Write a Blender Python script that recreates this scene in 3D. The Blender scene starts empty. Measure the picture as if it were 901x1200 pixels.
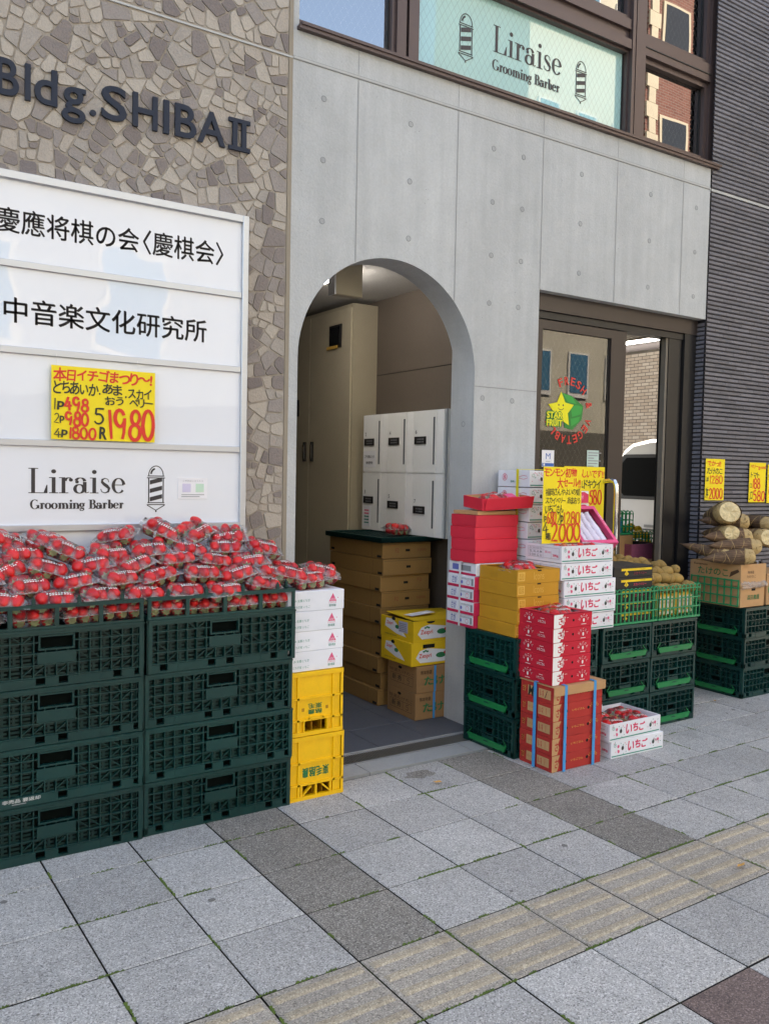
import bpy, math, random
from mathutils import Vector, Matrix, Euler

SC = bpy.context.scene
COL = SC.collection
R = math.radians
rng = random.Random(7)

# ------------------------------------------------------------------ camera, sky, sun, exposure
cam_d = bpy.data.cameras.new('camera')
cam = bpy.data.objects.new('camera', cam_d)
COL.objects.link(cam)
SC.camera = cam
CAM = Vector((-1.2332, -1.9554, 1.3519))
YAW, PITCH, ROLL = 0.5824, -0.0461, 0.0198
fwd = Vector((math.sin(YAW)*math.cos(PITCH), math.cos(YAW)*math.cos(PITCH), math.sin(PITCH)))
rgt0 = Vector((math.cos(YAW), -math.sin(YAW), 0)); up0 = rgt0.cross(fwd)
rgt = rgt0*math.cos(ROLL) + up0*math.sin(ROLL); upv = up0*math.cos(ROLL) - rgt0*math.sin(ROLL)
mw = Matrix((rgt, upv, -fwd)).transposed().to_4x4(); mw.translation = CAM
cam.matrix_world = mw
cam_d.sensor_fit = 'HORIZONTAL'; cam_d.sensor_width = 36.0
cam_d.lens = 1003.9/901*36.0
cam_d.clip_start = 0.05; cam_d.clip_end = 500

SUN_EL, SUN_AZ = R(52), R(20)      # azimuth measured from +Y (behind the shop) towards +X
world = bpy.data.worlds.new('World'); SC.world = world; world.use_nodes = True
wn = world.node_tree; wn.nodes.clear()
sky = wn.nodes.new('ShaderNodeTexSky'); sky.sky_type = 'NISHITA'; sky.sun_disc = False
sky.sun_elevation = SUN_EL; sky.sun_rotation = SUN_AZ
sky.air_density = 1.0; sky.dust_density = 2.5; sky.ozone_density = 1.0
bg = wn.nodes.new('ShaderNodeBackground'); bg.inputs['Strength'].default_value = 0.15
wo = wn.nodes.new('ShaderNodeOutputWorld')
wn.links.new(sky.outputs[0], bg.inputs[0]); wn.links.new(bg.outputs[0], wo.inputs[0])
sun_d = bpy.data.lights.new('sun', 'SUN'); sun_d.energy = 4.0; sun_d.angle = R(0.5); sun_d.color = (1.0, 0.95, 0.87)
sun = bpy.data.objects.new('sun', sun_d); COL.objects.link(sun)
sdir = Vector((math.sin(SUN_AZ)*math.cos(SUN_EL), math.cos(SUN_AZ)*math.cos(SUN_EL), math.sin(SUN_EL)))
sun.rotation_euler = sdir.to_track_quat('Z', 'Y').to_euler(); sun.location = (0, 0, 30)

vs = SC.view_settings
vs.view_transform = 'Standard'; vs.look = 'None'; vs.gamma = 1.0; vs.use_curve_mapping = False
vs.exposure = 2.35
WB = True
if WB and hasattr(vs, 'use_white_balance'):
    vs.use_white_balance = True; vs.white_balance_temperature = 7600; vs.white_balance_tint = 10

# ------------------------------------------------------------------ materials
def lin(c): return c/12.92 if c <= 0.04045 else ((c+0.055)/1.055)**2.4
def C(h):
    h = h.lstrip('#'); return tuple(lin(int(h[i:i+2], 16)/255) for i in (0, 2, 4)) + (1.0,)
MATS = {}
def nodes(name):
    m = bpy.data.materials.new(name); m.use_nodes = True
    nt = m.node_tree; nt.nodes.clear()
    out = nt.nodes.new('ShaderNodeOutputMaterial'); b = nt.nodes.new('ShaderNodeBsdfPrincipled')
    nt.links.new(b.outputs[0], out.inputs[0])
    return m, nt, b, out
def nd(nt, t, **k):
    n = nt.nodes.new(t)
    for a, v in k.items(): setattr(n, a, v)
    return n
def mth(nt, op, a, b=None, c=None):
    n = nt.nodes.new('ShaderNodeMath'); n.operation = op
    for i, v in enumerate((a, b, c)):
        if v is None: continue
        if isinstance(v, (int, float)): n.inputs[i].default_value = v
        else: nt.links.new(v, n.inputs[i])
    return n.outputs[0]
def coords(nt, scale=(1, 1, 1), kind='Object'):
    t = nt.nodes.new('ShaderNodeTexCoord'); mp = nt.nodes.new('ShaderNodeMapping')
    mp.inputs['Scale'].default_value = scale
    nt.links.new(t.outputs[kind], mp.inputs[0]); return mp.outputs[0]
def noise(nt, vec, s, detail=3, rough=0.55):
    n = nt.nodes.new('ShaderNodeTexNoise'); n.inputs['Scale'].default_value = s
    n.inputs['Detail'].default_value = detail; n.inputs['Roughness'].default_value = rough
    nt.links.new(vec, n.inputs['Vector']); return n.outputs['Fac']
def mixc(nt, fac, a, b, mode='MIX'):
    n = nt.nodes.new('ShaderNodeMix'); n.data_type = 'RGBA'; n.blend_type = mode
    if isinstance(fac, (int, float)): n.inputs[0].default_value = fac
    else: nt.links.new(fac, n.inputs[0])
    for i, v in ((6, a), (7, b)):
        if isinstance(v, tuple): n.inputs[i].default_value = v
        else: nt.links.new(v, n.inputs[i])
    return n.outputs[2]
def ramp(nt, fac, stops, interp='LINEAR'):
    n = nt.nodes.new('ShaderNodeValToRGB'); n.color_ramp.interpolation = interp
    e = n.color_ramp.elements
    while len(e) < len(stops): e.new(0.5)
    for el, (p, c) in zip(e, stops):
        el.position = p; el.color = c if isinstance(c, tuple) else (c, c, c, 1)
    nt.links.new(fac, n.inputs[0]); return n.outputs[0]
def scalec(nt, col, fac):
    n = nt.nodes.new('ShaderNodeVectorMath'); n.operation = 'SCALE'
    if isinstance(col, tuple): n.inputs[0].default_value = col[:3]
    else: nt.links.new(col, n.inputs[0])
    nt.links.new(fac, n.inputs['Scale']); return n.outputs[0]
def bump(nt, b, h, dist, strength=1.0):
    n = nt.nodes.new('ShaderNodeBump'); n.inputs['Distance'].default_value = dist; n.inputs['Strength'].default_value = strength
    nt.links.new(h, n.inputs['Height']); nt.links.new(n.outputs[0], b.inputs['Normal'])

def M(name, hexc, rough=0.6, var=0.12, sc=14.0, rnd=0.08, bmp=0.0, bsc=120.0, metal=0.0, spec=0.5, coat=0.0, stretch=(1, 1, 1)):
    """generic painted / printed / moulded material: colour with procedural unevenness and per-object variation"""
    if name in MATS: return MATS[name]
    m, nt, b, out = nodes(name)
    v = coords(nt, stretch)
    n1 = noise(nt, v, sc, 4); n2 = noise(nt, v, sc*7, 2)
    f = mth(nt, 'MULTIPLY_ADD', n1, 2*var, 1-var)
    f = mth(nt, 'MULTIPLY', f, mth(nt, 'MULTIPLY_ADD', n2, var, 1-var/2))
    oi = nt.nodes.new('ShaderNodeObjectInfo')
    f = mth(nt, 'MULTIPLY', f, mth(nt, 'MULTIPLY_ADD', oi.outputs['Random'], 2*rnd, 1-rnd))
    nt.links.new(scalec(nt, C(hexc), f), b.inputs['Base Color'])
    nt.links.new(mth(nt, 'MULTIPLY_ADD', n1, 0.25*rough, rough*0.85), b.inputs['Roughness'])
    b.inputs['Metallic'].default_value = metal; b.inputs['Specular IOR Level'].default_value = spec
    b.inputs['Coat Weight'].default_value = coat; b.inputs['Coat Roughness'].default_value = 0.05
    if bmp: bump(nt, b, noise(nt, v, bsc, 3), bmp)
    MATS[name] = m; return m
def EM(name, hexc, st):
    name = '%s_%g' % (name, st)
    if name in MATS: return MATS[name]
    m, nt, b, out = nodes(name)
    b.inputs['Base Color'].default_value = C(hexc); b.inputs['Emission Color'].default_value = C(hexc); b.inputs['Emission Strength'].default_value = st
    MATS[name] = m; return m

def mat_concrete(name, hexc, streak=True):
    m, nt, b, out = nodes(name)
    v = coords(nt)
    big = noise(nt, v, 1.7, 5, 0.6); mid = noise(nt, v, 9, 5, 0.65); fine = noise(nt, v, 90, 3)
    st = noise(nt, coords(nt, (7, 7, 0.45)), 3.0, 4, 0.6)
    huge = noise(nt, v, 0.55, 3, 0.5)
    f = mth(nt, 'MULTIPLY_ADD', big, 0.34, 0.76)
    f = mth(nt, 'MULTIPLY', f, mth(nt, 'MULTIPLY_ADD', huge, 0.30, 0.86))
    f = mth(nt, 'MULTIPLY', f, mth(nt, 'MULTIPLY_ADD', mid, 0.22, 0.90))
    if streak: f = mth(nt, 'MULTIPLY', f, mth(nt, 'MULTIPLY_ADD', st, 0.26, 0.86))
    f = mth(nt, 'MULTIPLY', f, mth(nt, 'MULTIPLY_ADD', fine, 0.22, 0.90))
    vo = nd(nt, 'ShaderNodeTexVoronoi'); vo.inputs['Scale'].default_value = 26; nt.links.new(v, vo.inputs['Vector'])
    pits = ramp(nt, vo.outputs['Distance'], [(0.0, 0.30), (0.04, 0.5), (0.075, 1.0)])
    pm = ramp(nt, noise(nt, v, 3.3, 2), [(0.46, 0.0), (0.56, 1.0)])
    pf = mixc(nt, pm, (1, 1, 1, 1), pits)
    col = mixc(nt, 1.0, scalec(nt, C(hexc), f), pf, 'MULTIPLY')
    nt.links.new(col, b.inputs['Base Color']); b.inputs['Roughness'].default_value = 0.8
    h = mth(nt, 'ADD', mth(nt, 'MULTIPLY', fine, 0.5), mth(nt, 'MULTIPLY', mid, 0.6)); bump(nt, b, h, 0.003)
    MATS[name] = m; return m
concrete = mat_concrete('fair_faced_concrete', '#b6b8b8')
concrete_kerb = mat_concrete('kerb_concrete', '#9c9e9d', False)

def mat_granite(name, base, spk_dark, spk_light, amt=1.0):
    """exposed-aggregate paver; a different tone for each 0.3 m flag"""
    m, nt, b, out = nodes(name)
    v = coords(nt)
    fl = nd(nt, 'ShaderNodeVectorMath', operation='FLOOR')
    sca = nd(nt, 'ShaderNodeVectorMath', operation='SCALE'); sca.inputs['Scale'].default_value = 1/0.3
    nt.links.new(v, sca.inputs[0]); nt.links.new(sca.outputs[0], fl.inputs[0])
    sep = nd(nt, 'ShaderNodeSeparateXYZ'); nt.links.new(fl.outputs[0], sep.inputs[0])
    cmb = nd(nt, 'ShaderNodeCombineXYZ'); nt.links.new(sep.outputs[0], cmb.inputs[0]); nt.links.new(sep.outputs[1], cmb.inputs[1])
    wnz = nd(nt, 'ShaderNodeTexWhiteNoise'); nt.links.new(cmb.outputs[0], wnz.inputs['Vector'])
    vo = nd(nt, 'ShaderNodeTexVoronoi'); vo.inputs['Scale'].default_value = 290; nt.links.new(v, vo.inputs['Vector'])
    sp = nd(nt, 'ShaderNodeSeparateColor'); nt.links.new(vo.outputs['Color'], sp.inputs[0])
    c = ramp(nt, sp.outputs[0], [(0.0, C(spk_dark)), (0.25, C(base)), (0.7, C(base)), (0.92, C(spk_light))])
    big = noise(nt, v, 3.0, 5, 0.65); mid = noise(nt, v, 22, 4)
    f = mth(nt, 'MULTIPLY_ADD', wnz.outputs['Value'], 0.26, 0.84)
    f = mth(nt, 'MULTIPLY', f, mth(nt, 'MULTIPLY_ADD', big, 0.5, 0.74))
    f = mth(nt, 'MULTIPLY', f, mth(nt, 'MULTIPLY_ADD', mid, 0.25, 0.88))
    spots = ramp(nt, noise(nt, v, 5.5, 4, 0.65), [(0.60, 1.0), (0.66, 0.86), (0.76, 0.74)])
    col = mixc(nt, 1.0, scalec(nt, c, f), spots, 'MULTIPLY')
    nt.links.new(col, b.inputs['Base Color']); b.inputs['Roughness'].default_value = 0.75
    bump(nt, b, mth(nt, 'ADD', sp.outputs[0], mid), 0.0012)
    MATS[name] = m; return m
paver_light = mat_granite('pale_granite_paver', '#a8a6a2', '#6e6d6b', '#cdcbc7')
paver_dark = mat_granite('dark_granite_paver', '#827d75', '#4f4b46', '#b0aba2')
paver_red = mat_granite('reddish_granite_paver', '#6a5a55', '#463c3a', '#8f7d76')
paver_tac = mat_granite('tactile_paver', '#a59d92', '#736d62', '#c9c0b0')
paver_bar = mat_granite('tactile_bar', '#ada08b', '#887d6a', '#c9bda6')

def mat_joint():
    m, nt, b, out = nodes('mossy_joint'); v = coords(nt)
    n = noise(nt, v, 4.5, 5, 0.7)
    nt.links.new(ramp(nt, n, [(0.42, C('#1d1b18')), (0.55, C('#24231d')), (0.62, C('#3c4a1e')), (0.75, C('#55652a'))]), b.inputs['Base Color'])
    b.inputs['Roughness'].default_value = 0.95; bump(nt, b, noise(nt, v, 200, 3), 0.003)
    MATS['mossy_joint'] = m; return m
joint_m = mat_joint()

def mat_cardboard(name, hexc, fl=0.10):
    m, nt, b, out = nodes(name); v = coords(nt)
    fib = noise(nt, coords(nt, (4, 4, 60)), 6, 3); big = noise(nt, v, 7, 4)
    f = mth(nt, 'MULTIPLY', mth(nt, 'MULTIPLY_ADD', fib, fl*1.6, 1-fl), mth(nt, 'MULTIPLY_ADD', big, 0.24, 0.87))
    oi = nd(nt, 'ShaderNodeObjectInfo'); f = mth(nt, 'MULTIPLY', f, mth(nt, 'MULTIPLY_ADD', oi.outputs['Random'], 0.16, 0.92))
    nt.links.new(scalec(nt, C(hexc), f), b.inputs['Base Color']); b.inputs['Roughness'].default_value = 0.7
    bump(nt, b, big, 0.006, 0.5); MATS[name] = m; return m
kraft = mat_cardboard('kraft_cardboard', '#a57e53')
kraft_dk = mat_cardboard('brown_cardboard', '#94713f')
kraft_lt = mat_cardboard('tan_cardboard', '#b98f63')
white_card = mat_cardboard('white_cardboard', '#dfe0e6', 0.03)
red_card = mat_cardboard('red_cardboard', '#d8293f', 0.04)
crim_card = mat_cardboard('crimson_cardboard', '#c4122f', 0.05)
brick_card = mat_cardboard('brick_red_print', '#ab2a24', 0.05)
gold_card = mat_cardboard('gold_cardboard', '#c08a1f', 0.05)
yel_card = mat_cardboard('yellow_cardboard', '#e6bd1c', 0.04)
pink_card = mat_cardboard('pink_cardboard', '#dd4f7c', 0.04)
black_card = mat_cardboard('black_cardboard', '#25221f', 0.05)
mag_card = mat_cardboard('magenta_cardboard', '#c81f4e', 0.04)

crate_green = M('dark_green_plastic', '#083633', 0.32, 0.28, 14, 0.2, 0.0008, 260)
crate_deep = M('crate_shade_black', '#020a09', 0.8, 0.14, 16, 0.1, spec=0.1)  # near-black colour carrying the shade inside the crates
lever_green = M('bright_green_plastic', '#0e7c45', 0.4, 0.10, 18, 0.06)
basket_green = M('basket_green_plastic', '#0d8a58', 0.38, 0.10, 20, 0.06)
yellow_plastic = M('yellow_plastic', '#e9b616', 0.4, 0.13, 12, 0.05, 0.0005, 200)
yellow_shade = M('yellow_plastic_shaded', '#a97808', 0.5, 0.1)  # darker copy of the yellow plastic, shade of the inside put into the colour
black_m = M('black_void', '#070707', 0.9, 0.1)
steel = M('brushed_aluminium', '#bfc2c8', 0.36, 0.06, 5, 0.0, 0.0, 120, 0.6, stretch=(1, 1, 30))
chrome = M('chrome', '#d8d8da', 0.12, 0.04, 5, 0.0, metal=1.0)
brown_frame = M('brown_anodised_frame', '#574947', 0.38, 0.08, 4, 0.02, metal=0.35)
dark_frame = M('dark_bronze_frame', '#3d3532', 0.4, 0.10, 4, 0.02, metal=0.3)
near_black = M('near_black_panel', '#1d1a19', 0.45, 0.12, 5, 0.02)
letter_m = M('blue_grey_letter', '#2d3340', 0.6, 0.06, 8, 0.0, spec=0.2)
letter_edge = M('letter_side', '#2a303a', 0.5, 0.06, 8, 0.0)
ink = M('black_ink', '#2e2a2e', 0.45, 0.06, 20, 0.0)
ink_soft = M('marker_black', '#26281f', 0.6, 0.15, 60, 0.0)
red_ink = M('red_marker', '#d9301f', 0.55, 0.12, 60, 0.0)
green_ink = M('green_print', '#1f7a4a', 0.55, 0.10, 60, 0.0)
teal_ink = M('teal_print', '#2c8a78', 0.55, 0.10, 60, 0.0)
grey_ink = M('grey_print', '#8d8f93', 0.6, 0.1, 60, 0.0)
magenta_ink = M('magenta_print', '#d2305c', 0.55, 0.10, 60, 0.0)
pink_ink = M('pink_print', '#d9577f', 0.55, 0.10, 60, 0.0)
white_ink = M('white_print', '#e6e4e2', 0.55, 0.06, 60, 0.0)
gold_ink = M('pale_gold_print', '#d8ab4e', 0.5, 0.1, 60, 0.0)
blue_ink = M('blue_print', '#2a5fae', 0.5, 0.08, 60, 0.0)
brown_ink = M('brown_print', '#4d3524', 0.6, 0.1, 60, 0.0)
yellow_ink = M('yellow_print', '#e8c21a', 0.5, 0.08, 60, 0.0)
pop_yellow = M('yellow_poster_paper', '#f0d61e', 0.6, 0.05, 6, 0.0)
blue_strap = M('blue_strap', '#3b93cf', 0.35, 0.08, 20, 0.0)
white_strap = M('white_strap', '#d8d8da', 0.4, 0.05, 20, 0.0)
yellow_strap = M('yellow_strap', '#e2d632', 0.4, 0.05, 20, 0.0)
paper = M('white_paper', '#e6e6ea', 0.6, 0.04, 20, 0.0)
beige_metal = M('beige_painted_steel', '#b3a992', 0.45, 0.06, 3, 0.0)
beige_light = M('light_beige_painted_steel', '#a49a84', 0.5, 0.06, 3, 0.0)
taupe_wall = M('taupe_wall_panel', '#5a5046', 0.75, 0.10, 6, 0.0, 0.001, 90)
corr_ceil = M('fissured_ceiling_board', '#c6c2bb', 0.85, 0.18, 40, 0.0, 0.004, 70, stretch=(1, 3, 1))
slate = M('slate_floor_tile', '#54585f', 0.55, 0.16, 7, 0.0, 0.001, 120)
locker_m = M('pale_grey_locker', '#e9e9e6', 0.4, 0.04, 6, 0.0)
locker_strip = M('white_locker_strip', '#f2f2f0', 0.4, 0.04, 6, 0.0)
asphalt = M('asphalt', '#4c4c4e', 0.9, 0.2, 6, 0.0, 0.004, 150)
white_paint = M('road_paint', '#d5d5d2', 0.8, 0.12, 9, 0.0)
plaster = M('interior_plaster', '#b7b2a8', 0.85, 0.08, 3, 0.0)
kiwi_m = M('kiwi_skin', '#93763f', 0.85, 0.35, 38, 0.26, 0.002, 260)
lemon_m = M('lemon_skin', '#e7c62a', 0.45, 0.08, 60, 0.06, 0.0012, 240)
shoot_brown = None
def mat_berry():
    m, nt, b, out = nodes('strawberry_skin'); v = coords(nt)
    oi = nd(nt, 'ShaderNodeObjectInfo')
    vo = nd(nt, 'ShaderNodeTexVoronoi'); vo.inputs['Scale'].default_value = 210; nt.links.new(v, vo.inputs['Vector'])
    seed = ramp(nt, vo.outputs['Distance'], [(0.0, C('#e0a24a')), (0.18, C('#cc2119'))])
    c2 = mixc(nt, oi.outputs['Random'], C('#e02628'), C('#b80f22'))
    c = mixc(nt, 0.25, c2, seed)
    nt.links.new(c, b.inputs['Base Color']); b.inputs['Roughness'].default_value = 0.28
    b.inputs['Subsurface Weight'].default_value = 0.0
    bump(nt, b, vo.outputs['Distance'], 0.0012); MATS['strawberry_skin'] = m; return m
berry_m = mat_berry()
calyx_m = M('strawberry_calyx', '#a7b184', 0.6, 0.2, 80, 0.1)
berry_pale = M('strawberry_pale_shoulder', '#e0a58a', 0.4, 0.2, 60, 0.1)

def mat_film(name, tint='#ffffff', haze=0.10, rough=0.06, ior=1.45, wr=60, wd=0.004, patchy=False):
    m = bpy.data.materials.new(name); m.use_nodes = True; nt = m.node_tree; nt.nodes.clear()
    out = nd(nt, 'ShaderNodeOutputMaterial'); tr = nd(nt, 'ShaderNodeBsdfTransparent'); gl = nd(nt, 'ShaderNodeBsdfGlossy')
    df = nd(nt, 'ShaderNodeBsdfDiffuse'); df.inputs[0].default_value = C('#f2f0f0'); tr.inputs[0].default_value = C(tint)
    gl.inputs['Roughness'].default_value = rough
    fr = nd(nt, 'ShaderNodeFresnel'); fr.inputs['IOR'].default_value = ior
    v = coords(nt); n = noise(nt, v, wr, 3)
    bp = nd(nt, 'ShaderNodeBump'); bp.inputs['Distance'].default_value = wd; nt.links.new(n, bp.inputs['Height'])
    nt.links.new(bp.outputs[0], gl.inputs['Normal']); nt.links.new(bp.outputs[0], fr.inputs['Normal'])
    m1 = nd(nt, 'ShaderNodeMixShader'); m2 = nd(nt, 'ShaderNodeMixShader')
    nt.links.new(mth(nt, 'MULTIPLY', ramp(nt, n, [(0.50, 0.10), (0.68, 1.0)] if patchy else [(0.35, 0.25), (0.7, 1.0)]), haze*(4 if patchy else 2)), m1.inputs[0])
    nt.links.new(tr.outputs[0], m1.inputs[1]); nt.links.new(df.outputs[0], m1.inputs[2])
    nt.links.new(fr.outputs[0], m2.inputs[0]); nt.links.new(m1.outputs[0], m2.inputs[1]); nt.links.new(gl.outputs[0], m2.inputs[2])
    nt.links.new(m2.outputs[0], out.inputs[0]); MATS[name] = m; return m
film_m = mat_film('clear_wrap_film', '#ffffff', 0.055, 0.05, 1.36, 26, 0.014, True)  # patchy diffuse white puts the pale sheen of the wrap into its colour
tray_m = mat_film('clear_tray_plastic', '#fbfcfc', 0.02, 0.06, 1.25, 120, 0.002)
rim_m = mat_film('tray_rim_plastic', '#ffffff', 0.30, 0.10, 1.5, 100, 0.002)
wrap_m = mat_film('crumpled_clear_plastic', '#ffffff', 0.16, 0.06, 1.5, 30, 0.02)

def mat_glass(name, ior, tint, wire=True, rough=0.0, film=None, film_mix=0.0, wave=0.0):
    """window pane: mirror reflection by Fresnel over a tinted see-through or a printed film; wired-glass mesh"""
    m = bpy.data.materials.new(name); m.use_nodes = True; nt = m.node_tree; nt.nodes.clear()
    out = nd(nt, 'ShaderNodeOutputMaterial'); tr = nd(nt, 'ShaderNodeBsdfTransparent'); tr.inputs[0].default_value = C(tint)
    gl = nd(nt, 'ShaderNodeBsdfGlossy'); gl.inputs['Roughness'].default_value = rough
    fr = nd(nt, 'ShaderNodeFresnel'); fr.inputs['IOR'].default_value = ior
    base = tr.outputs[0]
    v = coords(nt)
    if wave:
        bp = nd(nt, 'ShaderNodeBump'); bp.inputs['Distance'].default_value = wave; nt.links.new(noise(nt, v, 1.6, 1), bp.inputs['Height'])
        nt.links.new(bp.outputs[0], gl.inputs['Normal'])
    if film:
        df = nd(nt, 'ShaderNodeBsdfDiffuse'); df.inputs[0].default_value = C(film)
        mm = nd(nt, 'ShaderNodeMixShader'); mm.inputs[0].default_value = film_mix
        nt.links.new(base, mm.inputs[1]); nt.links.new(df.outputs[0], mm.inputs[2]); base = mm.outputs[0]
    if wire:
        sx = nd(nt, 'ShaderNodeSeparateXYZ'); nt.links.new(v, sx.inputs[0])
        def lines(sgn):
            u = mth(nt, 'ADD', mth(nt, 'MULTIPLY', sx.outputs[0], sgn*1.0), mth(nt, 'MULTIPLY', sx.outputs[2], 0.62))
            fr_ = mth(nt, 'FRACT', mth(nt, 'MULTIPLY', u, 26.0)); return mth(nt, 'LESS_THAN', fr_, 0.06)
        w = mth(nt, 'MAXIMUM', lines(1), lines(-1))
        dw = nd(nt, 'ShaderNodeBsdfDiffuse'); dw.inputs[0].default_value = C('#6f7274')
        mw_ = nd(nt, 'ShaderNodeMixShader'); nt.links.new(mth(nt, 'MULTIPLY', w, 0.45), mw_.inputs[0])
        nt.links.new(base, mw_.inputs[1]); nt.links.new(dw.outputs[0], mw_.inputs[2]); base = mw_.outputs[0]
    m2 = nd(nt, 'ShaderNodeMixShader'); nt.links.new(fr.outputs[0], m2.inputs[0]); nt.links.new(base, m2.inputs[1]); nt.links.new(gl.outputs[0], m2.inputs[2])
    nt.links.new(m2.outputs[0], out.inputs[0]); MATS[name] = m; return m
glass_up = mat_glass('upper_window_glass', 3.2, '#3a3f45', True, 0.0, None, 0, 0.0008)
glass_sky = mat_glass('sky_side_window_glass', 4.6, '#3a3f45', True, 0.0, None, 0, 0.0008)
glass_film = mat_glass('teal_film_glass', 2.0, '#a9cdc8', True, 0.0, '#a6d0cd', 0.93, 0.0006)
glass_door = mat_glass('door_glass', 1.8, '#c8ccc8', True, 0.0, None, 0, 0.0006)
glass_dark = mat_glass('plain_window_glass', 2.0, '#30363a', False)

def mat_acrylic():
    m, nt, b, out = nodes('white_acrylic'); v = coords(nt)
    n = noise(nt, coords(nt, (1.0, 1.0, 0.8)), 2.2, 2)
    nt.links.new(scalec(nt, C('#dfe3ea'), mth(nt, 'MULTIPLY_ADD', noise(nt, v, 3, 3), 0.08, 0.96)), b.inputs['Base Color'])
    b.inputs['Roughness'].default_value = 0.02; b.inputs['IOR'].default_value = 1.65
    bump(nt, b, n, 0.012, 0.35); MATS['white_acrylic'] = m; return m
acrylic = mat_acrylic()
def mat_paint(name, hexc):
    m, nt, b, out = nodes(name); v = coords(nt)
    nt.links.new(scalec(nt, C(hexc), mth(nt, 'MULTIPLY_ADD', noise(nt, v, 2, 3), 0.10, 0.95)), b.inputs['Base Color'])
    b.inputs['Roughness'].default_value = 0.25; b.inputs['Coat Weight'].default_value = 0.6; b.inputs['Coat Roughness'].default_value = 0.04
    MATS[name] = m; return m
van_paint = mat_paint('silver_white_car_paint', '#c9cbcd')
def mat_brick(name, c1, c2, mort, sx, sy, axis='YZ'):
    m, nt, b, out = nodes(name); t = nd(nt, 'ShaderNodeTexCoord'); s = nd(nt, 'ShaderNodeSeparateXYZ'); nt.links.new(t.outputs['Object'], s.inputs[0])
    cb = nd(nt, 'ShaderNodeCombineXYZ'); nt.links.new(s.outputs[1 if axis == 'YZ' else 0], cb.inputs[0]); nt.links.new(s.outputs[2], cb.inputs[1])
    br = nd(nt, 'ShaderNodeTexBrick'); br.inputs['Scale'].default_value = 1.0
    br.inputs['Brick Width'].default_value = sx; br.inputs['Row Height'].default_value = sy; br.inputs['Mortar Size'].default_value = sy*0.09
    br.inputs['Color1'].default_value = C(c1); br.inputs['Color2'].default_value = C(c2); br.inputs['Mortar'].default_value = C(mort)
    nt.links.new(cb.outputs[0], br.inputs['Vector']); v = coords(nt)
    nt.links.new(scalec(nt, br.outputs['Color'], mth(nt, 'MULTIPLY_ADD', noise(nt, v, 6, 4), 0.3, 0.85)), b.inputs['Base Color'])
    b.inputs['Roughness'].default_value = 0.8; bump(nt, b, br.outputs['Fac'], -0.006); MATS[name] = m; return m
cream_brick = mat_brick('cream_brick', '#bdac95', '#a8937b', '#5d5246', 0.15, 0.052)
red_brick = mat_brick('red_brick', '#87564b', '#74463d', '#93847a', 0.22, 0.075, 'XZ')
stone_cream = M('cream_quoin_stone', '#cfc4ae', 0.75, 0.12, 4, 0.0, 0.003, 30)
grey_render = M('grey_render', '#9b9a94', 0.85, 0.12, 1.5, 0.0, 0.002, 60)
cream_render = M('cream_render', '#c9c4b4', 0.85, 0.10, 1.5, 0.0, 0.002, 60)
def mat_rib():
    m, nt, b, out = nodes('ribbed_dark_tile'); v = coords(nt)
    s = nd(nt, 'ShaderNodeSeparateXYZ'); nt.links.new(v, s.inputs[0])
    row = mth(nt, 'FLOOR', mth(nt, 'MULTIPLY', s.outputs[2], 1/0.0285))
    off = mth(nt, 'MULTIPLY', mth(nt, 'FRACT', mth(nt, 'MULTIPLY', row, 0.381)), 1.0)
    cx = mth(nt, 'FLOOR', mth(nt, 'ADD', mth(nt, 'MULTIPLY', mth(nt, 'ADD', s.outputs[0], s.outputs[1]), 1/0.225), off))
    cb = nd(nt, 'ShaderNodeCombineXYZ'); nt.links.new(cx, cb.inputs[0]); nt.links.new(row, cb.inputs[1])
    w = nd(nt, 'ShaderNodeTexWhiteNoise'); nt.links.new(cb.outputs[0], w.inputs['Vector'])
    fx = mth(nt, 'FRACT', mth(nt, 'ADD', mth(nt, 'MULTIPLY', mth(nt, 'ADD', s.outputs[0], s.outputs[1]), 1/0.225), off))
    gap = mth(nt, 'SUBTRACT', 1.0, mth(nt, 'MULTIPLY', mth(nt, 'LESS_THAN', fx, 0.018), 0.6))
    f = mth(nt, 'MULTIPLY', mth(nt, 'MULTIPLY_ADD', w.outputs['Value'], 0.38, 0.80), gap)
    f = mth(nt, 'MULTIPLY', f, mth(nt, 'MULTIPLY_ADD', noise(nt, v, 45, 4), 0.5, 0.75))
    nt.links.new(scalec(nt, C('#67656b'), f), b.inputs['Base Color']); b.inputs['Roughness'].default_value = 0.55
    bump(nt, b, noise(nt, v, 150, 3), 0.0015); MATS['ribbed_dark_tile'] = m; return m
rib_m = mat_rib(); rib_joint = M('tile_joint_dark', '#242226', 0.9, 0.1)  # dark joint colour between the tile ribs
STONES = [M('stone_'+n, h, 0.85, 0.16, 26, 0.0, 0.003, 110) for n, h in
          (('pale_beige', '#ada499'), ('warm_beige', '#a79d92'), ('grey_beige', '#9d958d'), ('mauve_grey', '#908883'), ('dark_mauve', '#817874'), ('darker_mauve', '#79706d'))]
grout_m = M('stone_grout', '#9c9388', 0.95, 0.12, 20, 0.0, 0.002, 200)

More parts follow.
